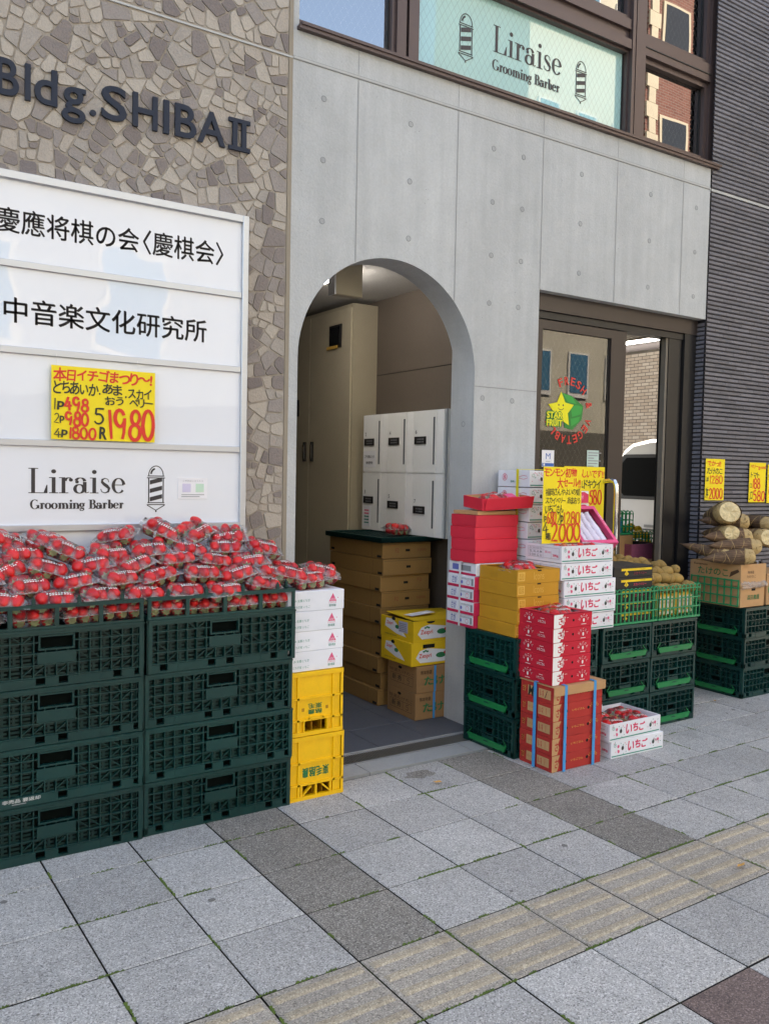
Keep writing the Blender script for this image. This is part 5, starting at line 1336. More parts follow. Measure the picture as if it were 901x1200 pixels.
# white ichigo cartons
def ichigo(op):
    w, d, h = .366, .255, .0835; b = MB(); fr, fl = FX(0, 0, 0), FL(0, d, 0)
    (opened(b, w, d, h, white_card, white_card) if op else closed(b, w, d, h, white_card, .0015))
    for k, ch in enumerate('いちご'): b.hand(fr, ch, .115+k*.047, .026, .153+k*.047, .066, magenta_ink, .05, k, 1.2)
    b.rect(fr, .004, .007, w-.008, .0125, teal_ink)
    for u in (.078, .292): b.flat(fr, ell(u, .043, .0085, .0105), ink); b.line(fr, [(u, .053), (u+.006, .062)], .003, teal_ink)
    rr = random.Random(3)
    for k in range(26):
        u = rr.choice((rr.uniform(.02, .10), rr.uniform(.27, .35))); z = rr.uniform(.018, .076)
        if abs(u-.078) < .015 and abs(z-.043) < .015: continue
        m_ = rr.choice((teal_ink, pink_ink, magenta_ink, teal_ink)); a = rr.uniform(0, 6.3); q = .007
        b.line(fr, [(u, z), (u+q*math.cos(a), z+q*math.sin(a))], .0028, m_)
    for u, z in ((.05, .03), (.325, .052), (.048, .055)):
        b.flat(fr, ell(u, z, .007, .008), pink_ink)
    b.disc(fr, .025, .062, .009, teal_ink); b.disc(fr, .025, .062, .007, white_card); b.text(fr, '秀', .02, .057, .03, .067, teal_ink)
    for x0, y0, x1, y1 in ((.02, .018, .24, .0192), (.02, .070, .24, .0712), (.02, .018, .0212, .07), (.239, .018, .2402, .07), (.02, .056, .16, .0568), (.13, .018, .1308, .07), (.185, .018, .186, .056)): b.rect(fl, x0, y0, x1, y1, grey_ink)
    b.text(fl, '品名 規格 数量 等級', .03, .059, .12, .067, grey_ink); b.text(fl, '2L 3L A M', .03, .040, .12, .052, grey_ink, .02); b.text(fl, 'S DX G U', .03, .022, .12, .034, grey_ink, .02); b.text(fl, '苺100', .14, .042, .18, .054, pink_ink, .0); b.text(fl, '280g', .195, .026, .235, .040, magenta_ink, .03)
    if op:
        for x0, y0 in ((.02, .13), (.19, .13)): b.obox(Fr((x0, y0, .03), (1, 0, 0), (0, 0, 1)), 0, .14, 0, .045, 0, .003, kraft_lt)
        b.box(.178, .181, .02, d-.02, .012, .07, kraft_lt); b.obox(Fr((.13, d-.004, h), (1, 0, 0), (0, .3, 1)), 0, .09, 0, .014, 0, .003, white_card)
    return b.build('ichigo_carton')
ic, ico = ichigo(False), ichigo(True)
fs = stack([ic], 5, (1.806, 1.055, .577), .0868, lambda t, k: 'white ichigo carton%s, %s of five in the front ichigo stack' % (' with open top' if k == 4 else '', t), 'box', 'white ichigo cartons in front', .003, .006, top=ico, seed=14)
for k in (0, 1, 2): fs[k].location.x += .010
for k in (3, 4): fs[k].location.x -= .014
def deka():
    w, d, h = .366, .245, .085; b = MB(); closed(b, w, d, h, white_card, .0015); fr, fl = FX(0, 0, 0), FL(0, d, 0)
    rr = random.Random(5)
    for k in range(30):
        u = rr.choice((rr.uniform(.015, .09), rr.uniform(.27, .35))); z = rr.uniform(.02, .074); a = rr.uniform(0, 6.3); b.line(fr, [(u, z), (u+.007*math.cos(a), z+.007*math.sin(a))], .0028, rr.choice((teal_ink, pink_ink, magenta_ink)))
    b.flat(fr, ell(.082, .042, .0085, .0105), ink); b.disc(fr, .025, .060, .009, teal_ink); b.disc(fr, .025, .060, .007, white_card); b.rect(fr, .004, .007, w-.008, .0125, teal_ink)
    for k, ch in enumerate('いちご'): b.hand(fr, ch, .115+k*.047, .026, .153+k*.047, .066, magenta_ink, .05, k)
    b.disc(fl, .055, .050, .019, magenta_ink); b.disc(fl, .055, .050, .016, white_card); b.text(fl, '長', .044, .039, .066, .061, magenta_ink, .04); b.text(fl, '長崎いちご', .10, .022, .17, .034, teal_ink, .02)
    b.line(fl, [(.165, .052), (.20, .060), (.225, .056), (.228, .046), (.20, .040), (.165, .046)], .002, magenta_ink)
    return b.build('ichigo_carton')
stack([deka()], 9, (1.804, 1.312, .577), .0893, lambda t, k: 'white ichigo carton, %s of nine in the tall rear stack' % t, 'box', 'white ichigo cartons behind the poster', .004, .008, seed=15)
b = MB(); b.box(-.003, -.001, .075, .092, 0.15, .805, yellow_strap); b.box(-.003, .30, .075, .092, .805, .807, yellow_strap)
tag(b.build('strap', loc=(1.800, 1.312, .577)), 'yellow tape strap over the tall white ichigo carton stack', 'strap')
lo = copy_tree(ic); lo.location = (1.916, .814, 0); lo.rotation_euler = (0, 0, -.03); tag(lo, 'closed white ichigo carton lying on the pavement under an open one', 'box', 'white ichigo cartons on the pavement')
lo = copy_tree(ico); lo.location = (1.900, .812, .085); lo.rotation_euler = (0, 0, .0); tag(lo, 'open white ichigo carton low on the pavement with brown dividers', 'box', 'white ichigo cartons on the pavement'); LOW_OPEN = lo

# posters of the strawberry stand
poster('price_sign', 'large yellow handwritten poster with 2000 hanging before the white ichigo cartons', .268, .385, (1.768, 1.172, 1.012), [
    ('モンモン初物', .01, .87, .86, .985, Rd, .03), ('大セール!!', .36, .73, .97, .86, Rd, .028), ('福岡さんやよいの姫', .06, .63, .96, .72, K, .004), ('スカイベリー あまおう', .06, .52, .96, .605, K, .006),
    ('いちごさん', .06, .40, .52, .51, K, .015), ('1p', .02, .28, .09, .39, K, .015), ('680', .11, .26, .34, .41, Rd, .03), ('2p', .36, .24, .53, .42, K, .015), ('1280', .55, .24, .97, .42, Rd, .03), ('4', .0, .12, .15, .28, K, .025), ('箱', .08, .05, .20, .14, K, .03), ('2000', .22, .02, .99, .26, Rd, .03)], rot=(0, 0, 0))
poster('price_sign', 'yellow handwritten kiwi poster with 580 on the glass door behind', .34, .42, (2.395, 1.655, .99), [
    ('初らしいです!!', .20, .84, .985, .96, Rd, .025), ('Lドキウイ', .42, .69, .90, .81, K, .02), ('8ヶ', .42, .52, .60, .66, Rd, .03), ('580', .62, .46, .93, .68, Rd, .035)])
poster('price_sign', 'leftmost yellow price strip on the dark ribbed wall, ending in 2000', .200, .272, (3.577, 1.562, 1.212), [
    ('でかっ!!', .08, .82, .80, .95, Rd, .025), ('たけのこ', .08, .63, .88, .78, K, .015), ('1本', .04, .44, .18, .58, K, .015), ('1280', .22, .40, .90, .60, Rd, .035), ('2本', .04, .06, .17, .30, K, .015), ('2000', .20, .03, .92, .30, Rd, .035)], rot=(0, 0, 0))
poster('price_sign', 'middle yellow price strip on the dark ribbed wall, ending in 580', .187, .272, (4.052, 1.562, 1.198), [
    ('ベリーgood', .04, .82, .97, .94, Rd, .025), ('トマト', .08, .62, .60, .76, K, .015), ('1コ', .04, .36, .16, .46, K, .015), ('188', .20, .34, .68, .60, Rd, .04), ('3コ', .04, .06, .22, .26, K, .015), ('580', .28, .03, .97, .30, Rd, .04)])
poster('price_sign', 'rightmost yellow price strip on the dark ribbed wall, cut by the photo edge', .19, .268, (4.262, 1.562, 1.192), [
    ('メロン', .06, .78, .90, .94, Rd, .025), ('1コ', .05, .60, .4, .74, K, .015), ('980', .10, .08, .9, .45, Rd, .035)])

# ------------------------------------------------------------------ strawberries in wrapped trays
def berry_mb(L=.044, r=.0195, leaf=True):
    b = MB(); prof = [(.0, 0), (r*.62, L*.02), (r*.92, L*.14), (r, L*.30), (r*.93, L*.52), (r*.72, L*.74), (r*.42, L*.92), (r*.15, L*.99), (0, L)]
    b.lathe(prof[1:4], (0, 0, 0), berry_m, 12); b.lathe(prof[3:], (0, 0, 0), berry_m, 12)
    b.lathe(prof[:2], (0, 0, 0), berry_pale, 12)
    if leaf:
        for k in range(7):
            a = 2*math.pi*k/7; c, s_ = math.cos(a), math.sin(a)
            b.mesh([(0, 0, -.001), (c*r*.5-s_*.004, s_*r*.5+c*.004, -.0035), (c*r*.98, s_*r*.98, .003), (c*r*.5+s_*.004, s_*r*.5-c*.004, -.0035)], [(0, 1, 2, 3)], calyx_m)
    return b
def pack_proto(var):
    r = random.Random(40+var); t = thing('strawberry_pack', 'x', 'strawberry pack')
    b = MB(); bx, by, tx, ty, h = .056, .036, .068, .047, .030
    lo = [(-bx, -by, 0), (bx, -by, 0), (bx, by, 0), (-bx, by, 0)]; hi = [(-tx, -ty, h), (tx, -ty, h), (tx, ty, h), (-tx, ty, h)]
    b.mesh(lo+hi, [(3, 2, 1, 0)]+[(k, (k+1) % 4, 4+(k+1) % 4, 4+k) for k in range(4)], tray_m)
    e = .0075; ou = [(-tx-e, -ty-e), (tx+e, -ty-e), (tx+e, ty+e), (-tx-e, ty+e)]; ii = [(p[0], p[1]) for p in hi]
    V = [(x, y, h+.0004) for x, y in ou]+[(x, y, h+.0004) for x, y in ii]+[(x, y, h-.0016) for x, y in ou]
    b.mesh(V, [(k, (k+1) % 4, 4+(k+1) % 4, 4+k) for k in range(4)]+[(8+k, 8+(k+1) % 4, (k+1) % 4, k) for k in range(4)], rim_m)
    b.build('tray', t)
    first = True; bm_ = berry_mb()
    for row, z, n, rr in ((0, .016, 3, .94), (1, .036, 3, 1.06)):
        for side in (-1, 1):
            for k in range(n):
                if first: o = bm_.build('strawberry', t); B0 = o; first = False
                else: o = B0.copy(); COL.objects.link(o); o.parent = t
                x = (k-(n-1)/2)*.040+r.uniform(-.003, .003)
                if row: o.location = (x, side*.006, z+r.uniform(-.002, .003)); d = Vector((r.uniform(-.25, .25), side, r.uniform(-.05, .35)))
                else: o.location = (x, side*.036, z+r.uniform(-.001, .002)); d = Vector((r.uniform(-.3, .3), -side, r.uniform(-.15, .1)))
                o.rotation_euler = d.to_track_quat('Z', 'Y').to_euler(); s_ = r.uniform(.92, 1.06)*rr; o.scale = (s_, s_, s_*r.uniform(.85, 1.0) if row == 0 else s_)
    f = MB(); nu, nv = 15, 11; P = []
    for j in range(nv):
        for i in range(nu):
            u, v = -1+2*i/(nu-1), -1+2*j/(nv-1)
            z = h+.0015+.029*max(0, (1-abs(u)**3.2)*(1-abs(v)**3.0))**.8+(r.uniform(-.002, .002) if abs(u) < .95 and abs(v) < .95 else 0)
            P.append((u*(tx+e-.001)+r.uniform(-.001, .001), v*(ty+e-.001)+r.uniform(-.001, .001), z))
    F = [(j*nu+i, j*nu+i+1, (j+1)*nu+i+1, (j+1)*nu+i) for j in range(nv-1) for i in range(nu-1)]
    f.mesh(P, F, film_m, True)
    for sx in (-1, 1):                                              # twisted film ends
        Q = []
        for j in range(7):
            v = -1+2*j/6; Q += [(sx*(tx+e-.001), v*(ty+.004), h+.001), (sx*(tx+e+.006+r.uniform(-.003, .006)), v*(ty*.8), h+r.uniform(-.006, .006))]
        f.mesh(Q, [(2*j, 2*j+1, 2*j+3, 2*j+2) for j in range(6)], film_m, True)
    def on(u, v): return (u*(tx+e-.001), v*(ty+e-.001), h+.0045+.029*max(0, (1-abs(u)**3.2)*(1-abs(v)**3.0))**.8)
    for v0 in (-.62, -.50):                                          # white lettering printed on the wrap
        for q in range(11):
            u = -.62+.115*q
            if r.random() < .28: continue
            a, b_ = u, u+r.uniform(.05, .09); f.face([on(a, v0), on(b_, v0+.02), on(b_, v0+.08), on(a, v0+.065)], white_ink)
    f.build('film', t)
    return t
PP = [pack_proto(k) for k in range(4)]; PU = [0]*4; PN = [0]
def pack(x, y, z, rz, rx, ry, label, group):
    k = PN[0] % 4; PN[0] += 1
    o = PP[k] if not PU[k] else copy_tree(PP[k]); PU[k] = 1
    o.location = (x, y, z); o.rotation_euler = (R(rx), R(ry), R(rz)); o.scale = (1.10, 1.08, 1.10); tag(o, label, 'strawberry pack', group); return o
rp = random.Random(21)
PILE = [('bottom row behind the crate rail', 1.165, .795, [-.80, -.630, -.460, -.330, -.165, -.005, .150, .268], 3),
        ('row level with the rail top', 1.150, .856, [-.72, -.555, -.40, -.245, -.09, .07, .225], 8),
        ('second row above the crate rail', 1.205, .908, [-.80, -.645, -.48, -.325, -.165, -.01, .15, .285], 15),
        ('third row above the crate rail', 1.265, .955, [-.71, -.56, -.40, -.245, -.085, .075, .225], 18),
        ('fourth row above the crate rail', 1.325, .998, [-.79, -.64, -.48, -.325, -.175, -.015, .145, .305], 20),
        ('topmost scattered row of the pile', 1.390, 1.040, [-.70, -.545, -.27, -.10, .03, .19], 22)]
for row, (nm, y, z, xs, tl) in enumerate(PILE):
    vis = 0
    for x in xs:
        if x > -.72+.09*(row > 3)*0: vis += 1
    seen = [x for x in xs if (x+1.233)/(y+1.955) > .155]
    for x in xs:
        inv = x in seen; k = seen.index(x) if inv else 0; n = len(seen)
        w = ('leftmost' if k == 0 else 'rightmost' if k == n-1 else ORD[k]+' from the left') if inv else 'cut off at the left edge'
        dz = {5: (.03 if x > -.15 and x < .1 else 0)}.get(row, 0)
        pack(x+rp.uniform(-.008, .008), y+rp.uniform(-.008, .012), z+dz+rp.uniform(-.004, .012), rp.uniform(-tl, tl)*1.6, rp.uniform(4, 8+tl*1.1), rp.uniform(-tl, tl)*1.25,
             'wrapped strawberry pack, %s, %s' % (w, nm), 'strawberry packs heaped on the crates')
for i, (x, y, z, rz, rx, ry, w) in enumerate(((.365, 1.19, .893, -12, 6, 14, 'leftmost, leaning between crate and carton'), (.455, 1.18, .868, 8, 2, -3, 'in the middle, lying flat'), (.525, 1.215, .895, -20, 10, 12, 'raised on top of its neighbours'), (.565, 1.30, .868, 30, 0, 2, 'at the back'), (.40, 1.33, .905, 10, 6, 8, 'leaning at the back by the crate'))):
    pack(x, y, z, rz, rx, ry, 'strawberry pack on the white triangle cartons, %s' % w, 'strawberry packs on the white cartons')
pack(1.66, 2.30, .982, 12, 2, 2, 'strawberry pack lying on the dark green tray inside the entrance', None)
pack(1.675, 1.44, 1.190, 14, 4, -4, 'strawberry pack inside the open tilted red gift box', None)
for k, (x, y) in enumerate(((1.60, 1.145), (1.69, 1.245))): pack(x, y, .859, 90*k+4, 0, 0, 'strawberry pack in the open gold carton, %s' % ('near the front' if k == 0 else 'further back'), 'packs in the gold carton')
for k, (x, y) in enumerate(((1.62, .90), (1.69, .985))): pack(x, y, .672, 5*k, 0, 0, 'strawberry pack in the open red carton, %s' % ('near the front' if k == 0 else 'at the back'), 'packs in the red carton')
for k, (x, y, z) in enumerate(((1.90, 1.12, .945), (2.08, 1.20, .945))): pack(x, y, z, 5*k, 0, 0, 'strawberry pack in the open ichigo carton under the poster, %s' % ('on the left' if k == 0 else 'on the right'), 'packs in the upper ichigo carton')
for k, (x, y, z) in enumerate(((1.985, .89, .105), (2.16, .89, .105), (1.985, .985, .108), (2.16, .985, .108))): pack(x, y, z, 4*k-6, 2, 2, 'strawberry pack in the open carton on the pavement, %s' % ('front left', 'front right', 'back left', 'back right')[k], 'packs in the carton on the pavement')

# ------------------------------------------------------------------ lattice baskets, kiwis, black cartons
def basket(name, label, W, D, H, loc, rot=(0, 0, 0), group=None, nv=11):
    b = MB()
    for fr, L in ((Fr((0, 0, 0), (1, 0, 0), (0, 0, 1)), W), (Fr((W, D, 0), (-1, 0, 0), (0, 0, 1)), W), (Fr((0, D, 0), (0, -1, 0), (0, 0, 1)), D), (Fr((W, 0, 0), (0, 1, 0), (0, 0, 1)), D)):
        n = max(4, int(round(nv*L/W)))
        for k in range(n+1): u = L*k/n; b.obox(fr, max(u-.003, 0), min(u+.003, L), .0, H-.01, -.006, 0, basket_green)
        for z in (.0, H*.33, H*.62, H-.016): b.obox(fr, 0, L, z, z+(.010 if z == 0 else .006), -.007, .001, basket_green)
        for k in range(n): b.tube([fr.p(L*k/n, H-.01, -.003), fr.p(L*(k+.2)/n, H+.004, -.003), fr.p(L*(k+.5)/n, H+.008, -.003), fr.p(L*(k+.8)/n, H+.004, -.003), fr.p(L*(k+1)/n, H-.01, -.003)], .003, basket_green, 6, False)
    b.box(.004, W-.004, .004, D-.004, .001, .005, basket_green)
    return tag(b.build(name, loc=loc, rot=rot), label, 'basket', group)
basket('lattice_basket', 'green lattice basket holding the black strawberry cartons', .352, .34, .178, (2.182, 1.066, .580), (0, 0, .004), 'green lattice baskets')
basket('lattice_basket', 'green lattice basket of kiwis at the right end of the stand', .352, .34, .178, (2.541, 1.064, .580), (0, 0, .0), 'green lattice baskets')
def black_box():
    w, d, h = .30, .22, .058; b = MB(); closed(b, w, d, h, black_card, .0015); fr, fl = FX(0, 0, 0), FL(0, d, 0)
    b.rect(fr, .055, .034, w-.006, .046, yellow_ink)
    b.flat(fr, [(.085, .046), (.105, .046), (.1, .03), (.112, .018), (.095, .008), (.078, .018), (.09, .03)], yellow_ink); b.line(fr, [(.095, .03), (.095, .010)], .003, black_card)
    b.text(fr, 'スカイベリー', .15, .012, .25, .026, magenta_ink, .02); b.text(fr, 'TOCHIGI', .20, .037, .24, .043, black_card)
    b.rect(fl, .04, .01, .10, .045, grey_ink); return b.build('black_carton')
stack([black_box()], 5, (2.204, 1.085, .588), .0595, lambda t, k: 'black strawberry carton with yellow ribbon print, %s in the left green basket' % t, 'box', 'black cartons in the basket', .002, .01, seed=31)
b = MB(); opened(b, .70, .20, .20, kraft, kraft_dk); tag(b.build('produce_box', loc=(2.18, 1.35, .577)), 'brown cardboard tray hidden behind the baskets, heaped with kiwis', 'box')
b = MB(); closed(b, .675, .165, .19, kraft); tag(b.build('produce_box', loc=(2.195, 1.367, .588)), 'closed brown carton inside the cardboard tray under the kiwis', 'box')
def kiwi_bag():
    b = MB(); r = random.Random(4); nu, nv = 11, 9; w, h, d = .155, .135, .07
    for sgn in (-1, 1):
        P = []
        for j in range(nv):
            for i in range(nu):
                u, v = -1+2*i/(nu-1), -1+2*j/(nv-1); P.append((w/2*u, sgn*d/2*max(0, (1-u**4)*(1-v**4))**.6*(1+r.uniform(-.12, .12)), h/2+h/2*v))
        b.mesh(P, [(j*nu+i, j*nu+i+1, (j+1)*nu+i+1, (j+1)*nu+i) for j in range(nv-1) for i in range(nu-1)], M('printed_bag_gold', '#d8a83a', .3, .25, 30), True)
    fr = FX(-w/2, -d/2-.004, 0)
    for k in range(4): u = .020+.033*k; b.flat(fr, [(u, .02), (u+.012, .02), (u+.012, .115), (u, .115)], paper if k % 2 == 0 else M('bag_pale', '#d8cfb2', .4, .1)); b.hand(fr, 'キウイ', u+.001, .075, u+.012, .088, ink_soft, .02, k); b.flat(fr, ell(u+.006, .045, .006, .012), green_ink if k % 2 else yellow_ink)
    return b.build('kiwi_bag')
kb = kiwi_bag()
for k, (x, y) in enumerate(((2.628, 1.125), (2.795, 1.125), (2.63, 1.30), (2.80, 1.30))):
    o = kb if k == 0 else copy_tree(kb); o.location = (x, y, .588); tag(o, 'printed gold and white kiwi bag in the right green basket, %s' % ('front left', 'front right', 'back left', 'back right')[k], 'bag', 'kiwi bags')
b = MB(); b.lathe([(0, -.034), (.010, -.0335), (.020, -.029), (.0265, -.017), (.0285, 0), (.0265, .017), (.020, .029), (.010, .0335), (.004, .0345), (0, .034)], (0, 0, 0), kiwi_m, 16); b.lathe([(0, .0352), (.0035, .0352), (.004, .034)], (0, 0, 0), brown_ink, 8)
kp = b.build('kiwi'); KROWS = [('front row of the heap', 1.115, .745, [2.585, 2.645, 2.705, 2.765, 2.825, 2.87]), ('second row of the heap', 1.165, .788, [2.57, 2.63, 2.692, 2.752, 2.815]), ('third row of the heap', 1.225, .822, [2.60, 2.662, 2.725, 2.79, 2.85]),
    ('fourth row of the heap', 1.29, .845, [2.57, 2.63, 2.70, 2.765, 2.83]), ('fifth row of the heap', 1.36, .862, [2.56, 2.62, 2.685, 2.75]), ('sixth row of the heap', 1.43, .872, [2.55, 2.63, 2.70]), ('row behind the black cartons', 1.38, .878, [2.24, 2.31, 2.375, 2.44, 2.50]), ('upper row behind the black cartons', 1.45, .918, [2.36, 2.43, 2.50, 2.57])]
rk = random.Random(8); kn = 0
for nm, y, z, xs in KROWS:
    for k, x in enumerate(xs):
        o = kp if kn == 0 else kp.copy()
        if kn: COL.objects.link(o)
        kn += 1; s_ = rk.uniform(.92, 1.12); o.scale = (s_, s_, s_); o.location = (x+rk.uniform(-.006, .006), y+rk.uniform(-.008, .008), z+rk.uniform(-.006, .008)); o.rotation_euler = (R(90+rk.uniform(-60, 60)), rk.uniform(0, 6), rk.uniform(0, 6))
        w = 'leftmost' if k == 0 else 'rightmost' if k == len(xs)-1 else ORD[k]+' from the left'
        tag(o, 'loose brown kiwi, %s in the %s' % (w, nm), 'kiwi', 'loose kiwis')

# pink gift box leaning on the stack, small pink cartons behind it
t = thing('pink_gift_box', 'open pink gift box with wrapped white strawberries, leaning on the ichigo cartons', 'box', (2.085, 1.195, 1.0), (R(-46), 0, R(-3)))
b = MB(); w, d, h = .255, .06, .27
b.box(0, w, d-.005, d, 0, h, pink_card); b.box(0, w, 0, d-.005, 0, .006, pink_card); b.box(0, w, 0, d-.005, h-.006, h, pink_card); b.box(0, .006, 0, d-.005, .006, h-.006, pink_card); b.box(w-.006, w, 0, d-.005, .006, h-.006, pink_card)
b.box(0, w, -.003, 0, 0, .022, pink_card); b.box(0, w, -.003, 0, h-.022, h, pink_card); b.box(0, .022, -.003, 0, .022, h-.022, pink_card); b.box(w-.022, w, -.003, 0, .022, h-.022, pink_card)
b.box(.007, w-.007, d-.02, d-.006, .007, h-.007, M('wine_lining', '#6b1f33', .5, .2)); b.text(FX(w-.02, -.0035, 0).sub(.012, .12, R(90)), 'SKY BERRY', 0, -.004, .10, .004, white_ink); b.build('gift_carton', t)
b = MB()
for x in (.06, .105, .15, .195):
    P = []; rr = random.Random(int(x*1000))
    for j in range(13):
        for i in range(8):
            a = math.pi*i/7; zz = .03+(h-.06)*j/12; q = .019*(1+rr.uniform(-.2, .2)); P.append((x+q*math.cos(a), .036-q*1.2*math.sin(a), zz))
    b.mesh(P, [(j*8+i, j*8+i+1, (j+1)*8+i+1, (j+1)*8+i) for j in range(12) for i in range(7)], M('white_wrapper', '#d9cfdc', .25, .12, 60), True)
b.build('wrapped_fruit', t)
def pink_box():
    w, d, h = .135, .11, .068; b = MB(); closed(b, w, d, h, white_card, .0015); fr = FX(0, 0, 0); b.flat(fr, [(0, .012), (.05, .002), (.134, .002), (.134, .05), (.10, .064), (.02, .058)], magenta_ink); b.flat(fr, ell(.075, .034, .022, .018), pink_card); b.text(fr, 'スカイ', .062, .026, .09, .044, white_ink, .03); b.disc(fr, .025, .03, .008, ink)
    return b.build('pink_carton')
stack([pink_box()], 7, (2.225, 1.42, .779), .0705, lambda t, k: 'small white and magenta carton, %s of seven behind the leaning pink box' % t, 'box', 'small pink cartons', .002, .02, seed=17)

# ------------------------------------------------------------------ things inside the shop seen past the door
basket('lattice_basket', 'green lattice basket of blue tubs and lemons just inside the open door', .34, .30, .15, (2.98, 1.92, .97), (0, 0, 0), 'green lattice baskets in the shop', 10)
basket('lattice_basket', 'green lattice basket heaped with lemons further inside the shop', .34, .30, .13, (3.52, 2.12, .83), (0, 0, 0), 'green lattice baskets in the shop', 10)
b = MB(); b.lathe([(0, -.040), (.008, -.037), (.02, -.028), (.030, -.012), (.031, .004), (.026, .02), (.014, .032), (.006, .038), (0, .040)], (0, 0, 0), lemon_m, 14); lm = b.build('lemon')
LP = [(3.04, 2.00, 1.06), (3.11, 2.02, 1.08), (3.18, 2.0, 1.07), (3.25, 2.03, 1.06), (3.12, 2.06, 1.13), (3.58, 2.20, .93), (3.65, 2.18, .94), (3.72, 2.2, .94), (3.79, 2.2, .93), (3.62, 2.26, .98), (3.70, 2.27, .99), (3.77, 2.26, .97), (3.60, 2.16, .88), (3.68, 2.15, .88), (3.76, 2.16, .88)]
for k, (x, y, z) in enumerate(LP):
    o = lm if k == 0 else lm.copy()
    if k: COL.objects.link(o)
    o.location = (x, y, z); o.rotation_euler = (R(90+rk.uniform(-40, 40)), rk.uniform(0, 6), rk.uniform(0, 6)); o.scale = (.95, .95, .95)
    kk = k if k < 5 else k-5
    tag(o, 'yellow lemon in the shop, %s in the %s basket' % (ORD[kk+1] if kk else 'first', 'nearer' if k < 5 else 'farther'), 'lemon', 'lemons in the shop')
b = MB(); b.cbox(0, 1.2, 0, .9, 0, .80, kraft_lt, .004); tag(b.build('display_table', loc=(2.95, 1.80, .005)), 'low tan display table inside the shop behind the open door', 'table')
b = MB(); closed(b, .34, .28, .155, kraft); tag(b.build('produce_box', loc=(2.98, 1.92, .81)), 'tan carton under the lemon basket just inside the shop', 'box')
b = MB()
for k in range(3): b.lathe([(0, 0), (.038, 0), (.042, .10), (.04, .104), (0, .104)], (.05+k*.09, .06, 0), M('blue_tub', '#2a8fae', .4, .1), 16)
tag(b.build('tub_tray', loc=(3.0, 1.925, .98)), 'row of small blue tubs inside the nearer lattice basket', 'tubs')
b = MB(); opened(b, .30, .22, .10, M('mesh_purple', '#8a4a63', .5, .35, 90), black_card); tag(b.build('fruit_punnet', loc=(3.24, 1.86, .808)), 'purple netted punnet box on the display table inside the shop', 'box')
b = MB(); closed(b, .16, .12, .20, M('tan_bag', '#c7a665', .6, .1)); b.text(FX(0, 0, 0), '旬果', .05, .03, .11, .16, red_ink, .02); tag(b.build('paper_bag', loc=(3.02, 2.28, 1.13)), 'upright tan carton with red lettering inside the shop', 'box')
b = MB(); b.box(0, .20, 0, .30, 0, .32, kraft); tag(b.build('produce_box', loc=(3.02, 2.24, .808)), 'brown carton under the tan carton in the shop', 'box')
poster('price_sign', 'small yellow price card beside the lemons in the shop', .10, .24, (3.20, 2.30, 1.08), [('レモン', .1, .7, .9, .9, K, .02), ('3コ', .1, .45, .6, .6, K, .02), ('198', .1, .1, .9, .38, Rd, .04)])

# ------------------------------------------------------------------ bamboo shoots on the right
def mat_shoot():
    m, nt, b, out = nodes('bamboo_sheath'); v = coords(nt, (34, 34, 2.0)); n = noise(nt, v, 4, 4, .6); n2 = noise(nt, coords(nt), 14, 5, .65)
    c = ramp(nt, n, [(.25, C('#4a3526')), (.5, C('#6b503a')), (.68, C('#86694b')), (.85, C('#a58a62'))])
    c = mixc(nt, ramp(nt, n2, [(.45, 0.0), (.70, 0.75)]), c, C('#3b2a20'))
    oi = nd(nt, 'ShaderNodeObjectInfo'); nt.links.new(scalec(nt, c, mth(nt, 'MULTIPLY_ADD', oi.outputs['Random'], .4, .55)), b.inputs['Base Color']); b.inputs['Roughness'].default_value = .8; bump(nt, b, mth(nt, 'ADD', n, n2), .006); return m
sheath = mat_shoot(); cream_cut = M('cut_bamboo_flesh', '#cdb88c', .7, .42, 30, .05, .008, 45); root_tan = M('bamboo_root_band', '#b09566', .75, .35, 34, .06, .010, 50); pale_edge = M('sheath_margin', '#94794f', .8, .3, 50, .05)
